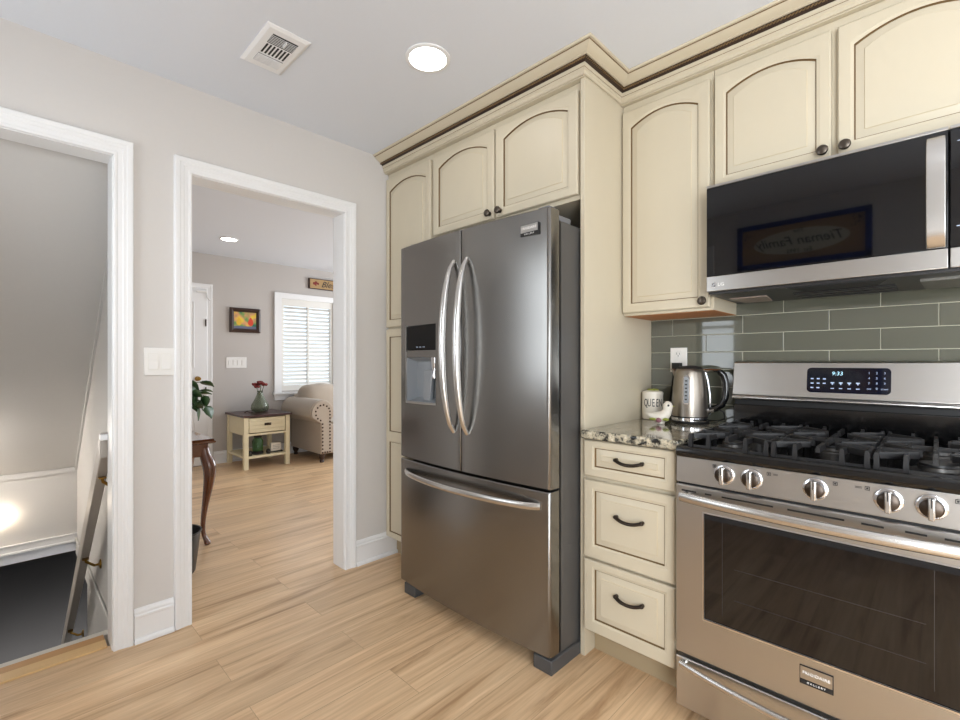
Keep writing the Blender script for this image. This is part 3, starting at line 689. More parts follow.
def dot(x, z, w=0.0035, h=0.003):
    p = [bgp(x-w, z-h, 0.0024), bgp(x+w, z-h, 0.0024), bgp(x+w, z+h, 0.0024), bgp(x-w, z+h, 0.0024)]; q = [(a, b-0.0006, c) for a, b, c in p]; mb.loft([p, q])
for r in range(3):
    for c in range(3):
        if r == 0 and c == 2: continue
        dot(2.083+c*0.019, 1.092+r*0.017, 0.0045, 0.0022)
for c in range(4): dot(2.146+c*0.025, 1.112, 0.0055, 0.002); dot(2.146+c*0.025, 1.108, 0.002, 0.003); dot(2.146+c*0.025, 1.091, 0.005, 0.0015)
mb.build('display_icons', 'icon', ds, smooth=False)
for r, rowt in enumerate(('* 0 #', '7 8 9', '4 5 6', '1 2 3')):
    for c, ch in enumerate(rowt.split()): 
        if ch in '*#': continue
        text('keypad_digit', ch, 0.011, bgp(2.252+c*0.0215, 1.094+r*0.0185, 0.003), (1,0,0), Vt, 'icon', ds, thick=0.0002)
for xx in (2.252, 2.295): text('keypad_word', 'OFF' if xx < 2.26 else 'START', 0.007, bgp(xx, 1.092, 0.003), (1,0,0), Vt, 'icon', ds, thick=0.0002)
# burners
def burner(x, y, r, parent, oval=False):
    mb = MB().lathe([(r*1.35, 0.899), (r*1.3, 0.903), (r*0.9, 0.905), (r*0.86, 0.914), (r*0.92, 0.916)], (x, y, 0), 26, 0)
    b = mb.build('burner', ['burner'], parent, ang=40)
    MB().lathe([(r*0.86, 0.9162), (r*0.84, 0.922), (r*0.3, 0.924)], (x, y, 0), 26).build('burner_cap', 'castiron', b, ang=40)
for x, y, r in ((1.935, -0.535, 0.038), (1.935, -0.24, 0.030), (2.183, -0.385, 0.034), (2.430, -0.535, 0.046), (2.430, -0.24, 0.034)): burner(x, y, r, t)
# cast iron grates
def grate(x0, x1):
    mb = MB(); y0, y1 = -0.636, -0.120; zt, zb = 0.944, 0.930; w = 0.006
    def bar(xa, ya, xb, yb, z0=zb, z1=zt, wd=w):
        d = Vector((xb-xa, yb-ya, 0)).normalized(); nn = Vector((-d.y, d.x, 0))*wd
        A, B = Vector((xa, ya, 0)), Vector((xb, yb, 0))
        r = []
        for P_ in (A, B): r.append([tuple(P_-nn+Vector((0,0,z0))), tuple(P_+nn+Vector((0,0,z0))), tuple(P_+nn*0.7+Vector((0,0,z1))), tuple(P_-nn*0.7+Vector((0,0,z1)))])
        mb.loft(r)
    xm = (x0+x1)/2; ym = (y0+y1)/2
    bar(x0+w, y0, x0+w, y1); bar(x1-w, y0, x1-w, y1); bar(x0, y0+w, x1, y0+w, 0.901, 0.911, 0.004); bar(x0, y1-w, x1, y1-w, 0.901, 0.911, 0.004); bar(x0, ym, x1, ym)
    for yc in ((y0+ym)/2, (y1+ym)/2):
        L = 0.080; q = 0.026
        bar(x0, yc, xm-q, yc, zb, zt+0.003); bar(x1, yc, xm+q, yc, zb, zt+0.003)
        bar(xm, yc-0.125, xm, yc-q, zb, zt+0.003); bar(xm, yc+0.125, xm, yc+q, zb, zt+0.003)
        for sx in (-1, 1):
            for sy in (-1, 1): bar(xm+sx*0.112, yc+sy*0.10, xm+sx*0.034, yc+sy*0.034, zb, zt+0.003)
    for xo in (-0.055, 0.055): bar(xm+xo, y0+0.004, xm+xo, y0+0.070); bar(xm+xo, y1-0.004, xm+xo, y1-0.070); bar(xm+xo, ym-0.055, xm+xo, ym+0.055)
    # upright prongs on the front and back rail, and feet
    for x in (x0+0.008, xm-0.055, xm+0.055, x1-0.008):
        for y in (y0+0.004, y1-0.004):
            mb.loft([[(x-0.007,y-0.008,0.899),(x+0.007,y-0.008,0.899),(x+0.007,y+0.008,0.899),(x-0.007,y+0.008,0.899)], [(x-0.0045,y-0.005,0.949),(x+0.0045,y-0.005,0.949),(x+0.0045,y+0.005,0.949),(x-0.0045,y+0.005,0.949)]])
    for x in (x0+0.008, x1-0.008): mb.box(x-0.006, x+0.006, ym-0.008, ym+0.008, 0.899, 0.935)
    return mb
gl = ['left cast iron grate', 'centre cast iron grate', 'right cast iron grate']
for i, (a, b) in enumerate(((1.822, 2.062), (2.066, 2.300), (2.304, 2.546))):
    grate(a, b).build('grate', 'castiron', t, smooth=False, label=gl[i])

# ================================================================== MICROWAVE
t = thing('over_range_microwave', 'black glass and stainless over-the-range microwave above the gas range', 'microwave', (2.187, -0.2, 1.452))
MX0, MX1, MY = 1.803, 2.567, -0.408
MB().box(MX0+0.004, MX1-0.004, MY+0.03, -0.012, 1.466, 1.852).build('housing', 'blackmat', t, smooth=False)
dgap = 2.4515
door = MB().box(MX0+0.003, dgap-0.002, MY, MY+0.028, 1.510, 1.842).build('door', 'glassblack', t, bevel=0.0015)
MB().box(MX0+0.003, dgap-0.002, MY-0.003, MY+0.028, 1.4535, 1.5095).build('lower_trim', 'steel', door, bevel=0.002)
MB().box(MX0+0.003, dgap-0.002, MY-0.002, MY+0.028, 1.8425, 1.852).build('upper_trim', 'steel', door, bevel=0.001)
mb = MB(); n = 14; rings = []
for i in range(n+1):
    s = -1+2*i/n; k = 1-abs(s)**6; zz = 1.671+0.158*s; y = MY-0.006-0.030*k
    rings.append([(2.405, y, zz), (2.444, y, zz), (2.446, y+0.010, zz), (2.403, y+0.010, zz)])
mb.loft(rings)
mb.build('handle', 'steel_hand', door, bevel=0.002, ang=40)
pn = MB().box(dgap+0.002, MX1-0.003, MY, MY+0.028, 1.510, 1.842).build('control_panel', 'glassblack', t, bevel=0.0015)
MB().box(dgap+0.002, MX1-0.003, MY-0.003, MY+0.028, 1.4535, 1.5095).build('lower_trim', 'steel', pn, bevel=0.002)
MB().box(dgap+0.002, MX1-0.003, MY-0.002, MY+0.028, 1.8425, 1.852).build('upper_trim', 'steel', pn, bevel=0.001)
for a, b, c, d in ((2.467, 2.475, 1.805, 1.8065), (2.466, 2.474, 1.568, 1.5705)): MB().box(a, b, MY-0.0006, MY+0.001, c, d).build('panel_print', 'icon', pn, smooth=False)
# round logo with lettering
mb = MB().lathe([(0.0095, MY-0.0032), (0.0095, MY-0.0038)], (1.833, 0, 1.477), 20, axis='y'); lg = mb.build('logo_disc', 'chrome', door)
mb = MB()
for i in range(20):
    a0 = PI*0.35+i*PI*1.65/20; a1 = a0+PI*1.65/20; r0, r1 = 0.0055, 0.0068; c = (1.833, 1.477)
    mb.add([(c[0]+r*math.cos(a), MY-0.0041, c[1]+r*math.sin(a)) for a, r in ((a0,r0),(a1,r0),(a1,r1),(a0,r1))], [(0,1,2,3)])
mb.box(1.832, 1.8335, MY-0.0042, MY-0.0038, 1.474, 1.481).box(1.832, 1.837, MY-0.0042, MY-0.0038, 1.474, 1.4755); mb.build('logo_mark', 'ink', lg, smooth=False)
text('logo_lettering', 'LG', 0.018, (1.857, MY-0.0036, 1.477), (1,0,0), (0,0,1), 'white_plastic', door, thick=0.0005)
# underside
un = MB().box(MX0+0.006, MX1-0.006, MY+0.012, -0.012, 1.444, 1.466).build('underside_tray', 'castiron', t, smooth=False)
def quadz(mb, pts, z0, z1, m=0): mb.loft([[(x,y,z0) for x,y in pts], [(x,y,z1) for x,y in pts]], m)
mb = MB(); quadz(mb, [(1.835,-0.235),(1.965,-0.235),(1.945,-0.06),(1.845,-0.06)], 1.440, 1.4445); mb.build('lamp_cover', 'lightcover', un, smooth=False)
mb = MB(); quadz(mb, [(2.06,-0.385),(2.32,-0.385),(2.29,-0.27),(2.09,-0.27)], 1.441, 1.4445); mb.build('vent_opening', 'blackmat', un, smooth=False)
mb = MB(); quadz(mb, [(2.05,-0.24),(2.33,-0.24),(2.33,-0.05),(2.05,-0.05)], 1.441, 1.4445); 
for i in range(3): mb.box(2.05, 2.33, -0.225+i*0.07, -0.205+i*0.07, 1.438, 1.4415)
mb.build('fan_grille', 'castiron', un, smooth=False)
for xa, xb in ((2.39, 2.55),):
    mb = MB(); quadz(mb, [(xa,-0.30),(xb,-0.30),(xb,-0.07),(xa+0.01,-0.07)], 1.436, 1.4445); mb.build('grease_filter', 'filter', un, smooth=False)

# ================================================================== COUNTER ITEMS, OUTLET
t = thing('wall_outlet', 'white duplex wall outlet on the tile behind the kettle', 'outlet', (1.547, -0.01, 1.20))
pl = MB().box(1.508, 1.587, -0.0155, -0.0098, 1.142, 1.258).build('cover_plate', 'white_plastic', t, bevel=0.0025)
for zc in (1.226, 1.174):
    MB().lathe([(0.0165, -0.0155), (0.0165, -0.0175), (0.015, -0.018)], (1.547, 0, zc), 20, axis='y').build('receptacle', 'white_plastic', t)
    MB().box(1.5395, 1.5415, -0.0186, -0.0176, zc-0.001, zc+0.009).box(1.5525, 1.5545, -0.0186, -0.0176, zc-0.001, zc+0.008).lathe([(0.0025,-0.0176),(0.0025,-0.0186)], (1.547,0,zc-0.007), 10, axis='y').build('slots', 'outlet_slot', t, smooth=False)

KX, KY = 1.641, -0.130
t = thing('electric_kettle', 'brushed steel electric kettle with black handle and water gauge on the countertop', 'kettle', (KX, KY, 0.9205))
Z0 = 0.9205
mb = MB().lathe([(0.076, Z0), (0.078, Z0+0.004), (0.078, Z0+0.010), (0.075, Z0+0.013)], (KX, KY, 0), 36); mb.build('power_base', 'blackmat', t)
mb = MB().lathe([(0.0755, Z0+0.013), (0.076, Z0+0.020), (0.0755, Z0+0.026)], (KX, KY, 0), 36); mb.build('base_ring', 'chrome', t)
mb = MB().lathe([(0.074, Z0+0.026), (0.0745, Z0+0.032)], (KX, KY, 0), 36); mb.build('seam', 'blackmat', t)
bd = MB().lathe([(0.0745, Z0+0.032), (0.0735, Z0+0.08), (0.0700, Z0+0.14), (0.0655, Z0+0.19), (0.0610, Z0+0.222), (0.057, Z0+0.236), (0.053, Z0+0.240)], (KX, KY, 0), 48).build('body', 'ksteel', t, ang=50)
MB().lathe([(0.0535, Z0+0.2395), (0.050, Z0+0.246), (0.030, Z0+0.252), (0.004, Z0+0.254)], (KX, KY, 0), 36).build('lid', 'blackmat', t)
hd = Vector((0.96, 0.28, 0)).normalized(); C0 = Vector((KX, KY, 0))
def kp(r, z): v = C0+hd*r; return (v.x, v.y, Z0+z)
MB().tube([kp(0.050, 0.232), kp(0.085, 0.233), kp(0.124, 0.231)], [0.018, 0.017, 0.015], 12, ry=[0.010, 0.010, 0.009]).build('handle_bracket', 'chrome', t)
MB().tube([kp(0.118, 0.228), kp(0.134, 0.213), kp(0.142, 0.185), kp(0.144, 0.150), kp(0.141, 0.115), kp(0.128, 0.085), kp(0.105, 0.068), kp(0.078, 0.060)], [0.014]*8, 12, ry=[0.013]*8, up=(0,1,0)).build('handle', 'black', t, ang=60)
MB().tube([kp(0.062, 0.234), kp(0.074, 0.19), kp(0.082, 0.13), kp(0.084, 0.07), kp(0.082, 0.04)], 0.005, 8, ry=0.009, up=(0,1,0)).build('handle_strip', 'chrome', t)
MB().tube([kp(0.072, 0.058), kp(0.096, 0.062)], 0.013, 12).build('lower_bracket', 'chrome', t)
# spout, opposite side
sd = -hd; s0 = C0+sd*0.050; s1 = C0+sd*0.082
mb = MB(); rings = []
sdp = Vector((-sd.y, sd.x, 0))
for f, r, z in ((0.046, 0.026, 0.185), (0.054, 0.024, 0.210), (0.061, 0.018, 0.228), (0.067, 0.011, 0.238)):
    c = C0+sd*f; rings.append([tuple(c+sdp*r*math.cos(PI*2*k/10)+sd*(0.012*math.sin(PI*2*k/10))+Vector((0,0,Z0+z))) for k in range(10)])
mb.loft(rings); mb.build('spout', 'ksteel', t, ang=60)
# water gauge facing the camera
gd = Vector((0.17, -0.985, 0)).normalized(); gs = Vector((0.985, 0.17, 0))
def gp(s, z, off): 
    r = 0.0738-0.0035*max(0,min(1,(z-0.08)/0.06))-0.0045*max(0,min(1,(z-0.14)/0.05))-0.0045*max(0,min(1,(z-0.19)/0.032))
    v = C0+gd*(math.sqrt(max(r*r-s*s, 0))+off)+gs*s; return (v.x, v.y, Z0+z)
def gauge(w, z0, z1, o0, o1, m, name, par):
    pts = []
    for i in range(9): a = PI*i/8; pts.append((w*math.cos(a), z1-w+w*math.sin(a)))
    for i in range(9): a = PI+PI*i/8; pts.append((w*math.cos(a), z0+w+w*math.sin(a)))
    return MB().loft([[gp(s, z, o0) for s, z in pts], [gp(s, z, o1) for s, z in pts]]).build(name, m, par, ang=40)
gf = gauge(0.0135, 0.085, 0.212, -0.004, 0.003, 'chrome', 'gauge_frame', bd)
gauge(0.0095, 0.091, 0.206, 0.0, 0.0042, 'disp_recess', 'gauge_window', gf)
mb = MB()
for i in range(6): 
    z = 0.105+i*0.016; p = [gp(s, zz, 0.0044) for s, zz in ((-0.005, z), (0.004, z), (0.004, z+0.006), (-0.005, z+0.006))]
    mb.loft([p, [(a, b-0.0005, c) for a, b, c in p]])
mb.build('gauge_marks', 'ink', gf, smooth=False)
# cord: plug in the upper... lower socket, hanging to the counter behind the kettle
mb = MB().box(1.530, 1.566, -0.052, -0.0187, 1.156, 1.186)
pts = [(1.548, -0.045, 1.165), (1.540, -0.055, 1.140), (1.530, -0.045, 1.09), (1.520, -0.040, 1.03), (1.516, -0.045, 0.98), (1.525, -0.04, 0.94), (1.545, -0.035, 0.927), (1.600, -0.035, 0.926), (1.68, -0.04, 0.926)]
mb.tube(pts, 0.0038, 8)
mb.tube([(1.68, -0.04, 0.926), (1.74, -0.06, 0.930), (1.775, -0.09, 0.945), (1.772, -0.10, 0.975), (1.752, -0.10, 0.985)], 0.0032, 8)
o = mb.build('power_cord', 'blackmat'); tag(o, 'black power cord plugged in the outlet, trailing behind the kettle', 'cord')

t = thing('ceramic_canister', 'white ceramic canister lettered QUEEN beside the kettle', 'canister', (1.464, -0.112, 0.9205))
QX, QY = 1.464, -0.112; qd = Vector((0.47, -0.88, 0)).normalized(); qs = Vector((0.88, 0.47, 0)).normalized()
mb = MB().lathe([(0.044, Z0), (0.047, Z0+0.004), (0.047, Z0+0.118), (0.046, Z0+0.1163)], (QX, QY, 0), 32); mb.build('jar', 'ceramic', t)
lid = MB().lathe([(0.0475, Z0+0.1165), (0.048, Z0+0.122), (0.045, Z0+0.130), (0.025, Z0+0.136), (0.004, Z0+0.138)], (QX, QY, 0), 28).build('lid', 'ceramic', t)
mb = MB()
for a, l in ((0.3, 0.03), (1.7, 0.028), (3.0, 0.03), (4.4, 0.026), (5.3, 0.03)):
    c = Vector((QX+math.cos(a)*0.016, QY+math.sin(a)*0.016, Z0+0.138)); mb.sphere(c, (0.013, 0.009, 0.005), 10)
mb.build('painted_leaves', 'green', lid)
# letters follow the round front
for i, ch in enumerate('QUEEN'):
    a = (i-2)*0.37; dv = qd*math.cos(a)+qs*math.sin(a); u = Vector((-dv.y, dv.x, 0))
    p = Vector((QX, QY, 0))+dv*0.0475; text('lettering', ch, 0.052, (p.x, p.y, Z0+0.078), u*0.50, (0,0,1), 'ink', t, thick=0.0006)
BX, BY = 1.565, -0.258
t = thing('ceramic_bird', 'small cream ceramic bird figurine with painted leaves in front of the canister', 'figurine', (BX, BY, Z0))
ax = Vector((0.88, 0.47, 0)).normalized()
def bp_(f, s, z): v = Vector((BX, BY, 0))+ax*f+Vector((-ax.y, ax.x, 0))*s; return (v.x, v.y, Z0+z)
mb = MB()
sp_ = [(-0.060,0.046,0.003),(-0.047,0.038,0.009),(-0.030,0.031,0.018),(-0.008,0.028,0.0255),(0.012,0.033,0.026),(0.024,0.048,0.021),(0.029,0.063,0.0185),(0.030,0.077,0.0205),(0.029,0.090,0.0165),(0.028,0.099,0.005)]
mb.tube([bp_(f, 0, z) for f, z, r in sp_], [r for f, z, r in sp_], 14, up=(-ax.y, ax.x, 0)); mb.lathe([(0.016, Z0), (0.018, Z0+0.006), (0.012, Z0+0.012)], (BX, BY, 0), 14)
body = mb.build('body', 'ceramic', t, ang=180)
mb = MB(); mb.sphere(bp_(0.030, -0.0195, 0.082), 0.0048, 10); mb.build('eye', 'ink', body)
mb = MB(); mb.loft([[bp_(0.047, -0.003, 0.075), bp_(0.047, 0.003, 0.075), bp_(0.047, 0.0, 0.080)], [bp_(0.060, -0.0005, 0.078), bp_(0.060, 0.0005, 0.078), bp_(0.060, 0, 0.079)]]); mb.build('beak', 'green', body, smooth=False)
mb = MB(); mb.sphere(bp_(-0.010, -0.026, 0.018), (0.013, 0.006, 0.011), 10); mb.build('painted_flower', 'pinkglaze', body)
mb = MB(); mb.sphere(bp_(-0.034, -0.021, 0.022), (0.016, 0.006, 0.006), 10); mb.sphere(bp_(0.018, -0.026, 0.022), (0.016, 0.006, 0.007), 10); mb.build('painted_leaf', 'green', body)

# ================================================================== KITCHEN WALL / CEILING THINGS
t = thing('light_switch', 'white double rocker light switch between the two doorways', 'switch', (0, -1.79, 1.19))
MB().box(0.0005, 0.006, -1.846, -1.734, 1.132, 1.252).build('cover_plate', 'white_plastic', t, bevel=0.002)
for yc in (-1.814, -1.766):
    MB().box(0.0062, 0.0075, yc-0.019, yc+0.019, 1.156, 1.228).build('rocker_frame', 'shutter', t, smooth=False)
    MB().prism([(0.0075, 1.159), (0.0118, 1.159), (0.0088, 1.192), (0.0105, 1.225), (0.0075, 1.225)], 'y', yc-0.0165, yc+0.0165).build('rocker', 'white_plastic', t, smooth=False)
def can(x, y, z, label, r=0.075, em='glowlens'):
    t = thing('recessed_ceiling_light', label, 'ceiling light', (x, y, z), 'recessed ceiling lights')
    MB().lathe([(r+0.018, -0.0005), (r+0.017, -0.005), (r+0.003, -0.008), (r, -0.006), (r, -0.0005)], (x, y, z), 36, cap=False).build('trim_ring', 'trim', t)
    MB().lathe([(r, -0.0045), (r*0.5, -0.0065), (0.001, -0.007)], (x, y, z), 36, cap=False).build('lens', em, t)
can(0.932, -1.045, CEIL, 'round recessed light glowing in the kitchen ceiling')
can(0.90, -1.95, CEIL, 'added recessed light brightening the cabinet fronts, in front of the doorways, out of view')  # extra lamp above the frame, added to light the cabinet fronts
can(3.0, -2.0, CEIL, 'recessed ceiling light above the range, outside the photo')
can(3.65, -1.35, CEIL, 'recessed ceiling light near the right wall, outside the photo')
M['glowliving'] = mat('living_lamp_lens', (255, 247, 236), 0.4, emis=20)
can(-2.71, -0.668, CEIL, 'small round recessed light in the living room ceiling', 0.07, 'glowliving')
can(-1.2, 0.9, CEIL, 'living room recessed light hidden behind the doorway', 0.07, 'glowliving')
# ceiling vent
t = thing('ceiling_vent', 'white rectangular ceiling air vent with three louver sections', 'vent', (0.535, -1.507, CEIL))
VX0, VX1, VY0, VY1 = 0.388, 0.678, -1.588, -1.424
mb = MB().loft([[(VX0,VY0,CEIL-0.0005),(VX1,VY0,CEIL-0.0005),(VX1,VY1,CEIL-0.0005),(VX0,VY1,CEIL-0.0005)], [(VX0,VY0,CEIL-0.004),(VX1,VY0,CEIL-0.004),(VX1,VY1,CEIL-0.004),(VX0,VY1,CEIL-0.004)],
    [(VX0+0.012,VY0+0.012,CEIL-0.010),(VX1-0.012,VY0+0.012,CEIL-0.010),(VX1-0.012,VY1-0.012,CEIL-0.010),(VX0+0.012,VY1-0.012,CEIL-0.010)]])
fr = mb.build('frame', 'trim', t, ang=20)
ix0, ix1, iy0, iy1 = VX0+0.045, VX1-0.040, VY0+0.035, VY1-0.032; L3 = (ix1-ix0)/3
mb = MB()   # dark openings
for k in range(7): yy = iy0+(iy1-iy0)*(k+0.5)/7; mb.box(ix1-L3+0.006, ix1, yy-0.0042, yy+0.0042, CEIL-0.0112, CEIL-0.0100) if False else None
for k in range(7): xx = ix1-L3+0.006+(L3-0.006)*(k+0.5)/7; mb.box(xx-0.0042, xx+0.0042, iy0, iy1, CEIL-0.0108, CEIL-0.0098)
for k in range(7): yy = iy0+(iy1-iy0)*(k+0.5)/7; mb.box(ix0+L3, ix1-L3-0.002, yy-0.0035, yy+0.0035, CEIL-0.0108, CEIL-0.0098)
for k in range(6): xx = ix0+(L3-0.008)*(k+0.5)/6; mb.box(xx-0.0014, xx+0.0014, iy0, iy1, CEIL-0.0108, CEIL-0.0098)
mb.build('slots', 'blackmat', fr, smooth=False)
mb = MB()
for k in range(6): xx = ix1-L3+0.006+(L3-0.006)*(k+1)/7; mb.box(xx-0.0007, xx+0.0007, iy0, iy1, CEIL-0.0125, CEIL-0.0098)
for k in range(6): xx = ix0+(L3-0.008)*(k+0.5)/6; mb.box(xx-0.005, xx-0.001, iy0, iy1, CEIL-0.0150, CEIL-0.0100)
MB().box(ix1-0.042, ix1-0.012, iy1-0.045, iy1-0.040, CEIL-0.020, CEIL-0.0100).build('damper_lever', 'trim', fr, smooth=False)
mb.build('louvers', 'trim', fr, smooth=False)
# framed sign on the wall behind the camera (seen mirrored in the microwave)
t = thing('family_sign', 'long blue-framed wooden family name sign on the wall facing the microwave', 'sign', (1.67, YF, 2.12))
SX0, SX1, SZ0, SZ1 = 1.240, 2.100, 1.945, 2.300
bd_ = MB().box(SX0+0.03, SX1-0.03, YF+0.002, YF+0.014, SZ0+0.03, SZ1-0.03).build('board', 'signboard', t, smooth=False)
mb = MB().box(SX0, SX1, YF+0.001, YF+0.030, SZ1-0.036, SZ1).box(SX0, SX1, YF+0.001, YF+0.030, SZ0, SZ0+0.036).box(SX0, SX0+0.036, YF+0.001, YF+0.030, SZ0, SZ1).box(SX1-0.036, SX1, YF+0.001, YF+0.030, SZ0, SZ1)
mb.build('frame', 'blueframe', t, smooth=False)
mb = MB().lathe([(1.0, YF+0.0142), (1.0, YF+0.0150)], (0, 0, 0), 32, axis='y'); mb.v = [(1.67+x*0.31, y, 2.125+z*0.095) for x, y, z in mb.v]; mb.build('pale_centre', 'signpale', bd_, smooth=False)
for s_, z_, sz, sh in (('The', 2.205, 0.045, 0.3), ('Tieman Family', 2.130, 0.098, 0.35), ('Est. 1995', 2.050, 0.045, 0.1)):
    text('lettering', s_, sz, (1.67, YF+0.0158, z_), (-1,0,0), (0,0,1), 'ink', bd_, shear=sh, thick=0.0008)
mb = MB(); random.seed(3)
for i in range(46):
    cx = random.choice((1.305, 2.035))+random.gauss(0, 0.025); cz = 2.215+random.gauss(0, 0.03)
    cx = min(max(cx, 1.285), 2.055); cz = min(max(cz, 2.10), 2.255); r = random.uniform(0.003, 0.006)
    mb.lathe([(r, YF+0.0142), (r, YF+0.0152)], (cx, 0, cz), 6, axis='y')
mb.build('painted_berries', 'frame_brown', bd_, smooth=False)

# ================================================================== STAIR THINGS
t = thing('handrail', 'beige painted wooden handrail descending the stairwell on brass brackets', 'handrail', (-0.15, -1.96, 0.8))
hs = 0.878; YH = -1.958
def hz(x): return 0.838 + hs*(x+0.13)
mb = MB(); w, h = 0.019, 0.055
mb.loft([[(x, YH-w, hz(x)-h), (x, YH+w, hz(x)-h), (x, YH+w, hz(x)+h), (x, YH-w, hz(x)+h)] for x in (-0.135, -2.5)])
mb.build('rail', 'handrail', t, bevel=0.004)
mb = MB().box(-0.165, -0.118, YH-0.02, YS, hz(-0.135)+0.020, hz(-0.135)+0.045); mb.build('wall_return', 'trim', t, bevel=0.004, label='white end return to the wall')
for x in (-0.255, -0.88, -1.7):
    z = hz(x)-h-0.002
    mb = MB().tube([(x, YS-0.002, z-0.05), (x, YS-0.03, z-0.05), (x, YH+0.004, z-0.02), (x, YH, z+0.004)], 0.007, 8).lathe([(0.026, YS-0.001), (0.024, YS-0.007), (0.010, YS-0.012)], (x, 0, z-0.05), 18, axis='y')
    mb.box(x-0.03, x+0.03, YH-0.014, YH+0.014, z-0.002, z+0.004).build('bracket', 'brass', t)
M['glowbase_fill'] = mat('basement_fill_lens', (255, 250, 244), 0.4, emis=420)
can(-4.6, -2.2, -0.2, 'added basement light brightening the floor there, hidden beyond the stairwell header', 0.09, 'glowbase_fill')  # unseen lamp added to brighten the basement floor
t = thing('stair_fill_globe', 'added globe light brightening the stairwell, out of view on its sloped ceiling', 'ceiling light', (-1.7, -2.62, slope_z(-1.7)))  # unseen globe added to brighten the stair walls and slope
MB().lathe([(0.075, slope_z(-1.7)+0.03), (0.070, slope_z(-1.7)-0.03)], (-1.7, -2.62, 0), 24).build('fill_globe_base', 'trim', t)
M['glowstair_fill'] = mat('stair_fill_glass', (255, 246, 236), 0.4, emis=85)
MB().sphere((-1.7, -2.62, slope_z(-1.7)-0.075), 0.065, 20).build('fill_globe', 'glowstair_fill', t)
t = thing('wall_lamp', 'small round glowing wall lamp on the far stairwell wall', 'lamp', (-2.116, -2.285, 0.13))
M['glowstair'] = mat('stair_lamp_glass', (255, 236, 212), 0.4, emis=22)
MB().lathe([(0.034, -2.116), (0.032, -2.10)], (0, -2.285, 0.13), 20, axis='x').build('wall_plate', 'trim', t)
for v in t.children: pass
MB().sphere((-2.075, -2.285, 0.13), (0.03, 0.042, 0.042), 20).build('glass_shade', 'glowstair', t)

# ================================================================== LIVING ROOM
# front door and casing
t = MB().box(XF+0.001, XF+0.022, -1.50, -0.642, 0.01, 2.018)
dr1 = struct(t.build('door_1', 'trim', smooth=False))
def flat_panel(y0, y1, z0, z1):
    mb = MB().loft([[(XF+0.0215,a,c) for a,c in ((y0,z0),(y1,z0),(y1,z1),(y0,z1))], [(XF+0.030,a,c) for a,c in ((y0+.008,z0+.008),(y1-.008,z0+.008),(y1-.008,z1-.008),(y0+.008,z1-.008))],
        [(XF+0.024,a,c) for a,c in ((y0+.02,z0+.02),(y1-.02,z0+.02),(y1-.02,z1-.02),(y0+.02,z1-.02))], [(XF+0.028,a,c) for a,c in ((y0+.05,z0+.05),(y1-.05,z0+.05),(y1-.05,z1-.05),(y0+.05,z1-.05))]])
    o = mb.build('door_panel', 'trim', dr1, ang=20)
for y0, y1 in ((-1.38, -1.10), (-1.04, -0.76)):
    for z0, z1 in ((0.2, 0.85), (1.12, 1.88)): flat_panel(y0, y1, z0, z1)
mb = MB().lathe([(0.028, XF+0.022), (0.026, XF+0.030), (0.012, XF+0.034), (0.012, XF+0.05), (0.024, XF+0.060), (0.022, XF+0.074), (0.004, XF+0.078)], (0, -0.728, 1.0), 20, axis='x'); mb.build('door_knob', 'brass', dr1)
mb = MB().box(XF+0.022, XF+0.034, -0.652, -0.640, 0.84, 0.90).box(XF+0.022, XF+0.034, -0.652, -0.640, 1.60, 1.68); mb.build('door_hinge', 'bronze', dr1, smooth=False)
mb = MB().box(XF+0.024, XF+0.040, -0.74, -0.636, 1.985, 2.000).tube([(XF+0.03, -0.64, 1.99), (XF+0.034, -0.632, 1.93), (XF+0.036, -0.60, 1.90)], 0.006, 8); mb.build('door_closer', 'white_plastic', dr1, smooth=False)
casing('trim_4', -1.505, -0.640, 2.022, XF, 1)
# window with plantation shutters
mb = MB()
yo0, yo1, zo0, zo1 = wn[0]-0.088, wn[1]+0.088, 0.765, wn[3]+0.070
mb.box(XF, XF+0.022, yo0, wn[0], zo0, zo1).box(XF, XF+0.022, wn[1], yo1, zo0, zo1).box(XF, XF+0.022, wn[0], wn[1], wn[3], zo1)
mb.box(XF, XF+0.026, yo0-0.001, yo0+0.02, zo0, zo1-0.02).box(XF, XF+0.026, yo0-0.001, yo1, zo1-0.02, zo1+0.001)
w1 = struct(mb.build('window_1', 'trim', smooth=False))
MB().box(XF-0.02, XF+0.055, yo0-0.02, yo1+0.02, 0.775, 0.80).box(XF, XF+0.020, yo0, yo1, 0.70, 0.775).build('window_sill', 'trim', w1, bevel=0.004, smooth=False)
MB().box(XF-0.10, XF-0.096, wn[0], wn[1], wn[2], wn[3]).build('window_pane', 'pane', w1, smooth=False)
mb = MB()
mb.box(XF-0.04, XF-0.001, wn[0], wn[0]+0.034, 0.888, 1.922).box(XF-0.04, XF-0.001, wn[1]-0.034, wn[1], 0.888, 1.922).box(XF-0.04, XF-0.001, 0.580, 0.604, 0.888, 1.922).box(XF-0.04, XF-0.001, wn[0], wn[1], 1.922, wn[3]).box(XF-0.04, XF-0.001, wn[0], wn[1], 0.80, 0.888)
sh = mb.build('shutter_frame', 'shutter', w1, smooth=False)
for ya, yb in ((wn[0]+0.035, 0.579), (0.605, wn[1]-0.035)):
    mb = MB(); z = 0.91
    while z < 1.915:
        a = math.radians(38); dx, dz = 0.030*math.cos(a), 0.030*math.sin(a); c = XF-0.022
        mb.loft([[(c-dx, y, z+dz), (c, y, z+0.005), (c+dx, y, z-dz), (c, y, z-0.005)] for y in (ya, yb)]); z += 0.052
    mb.build('shutter_slats', 'shutter', sh, smooth=False)
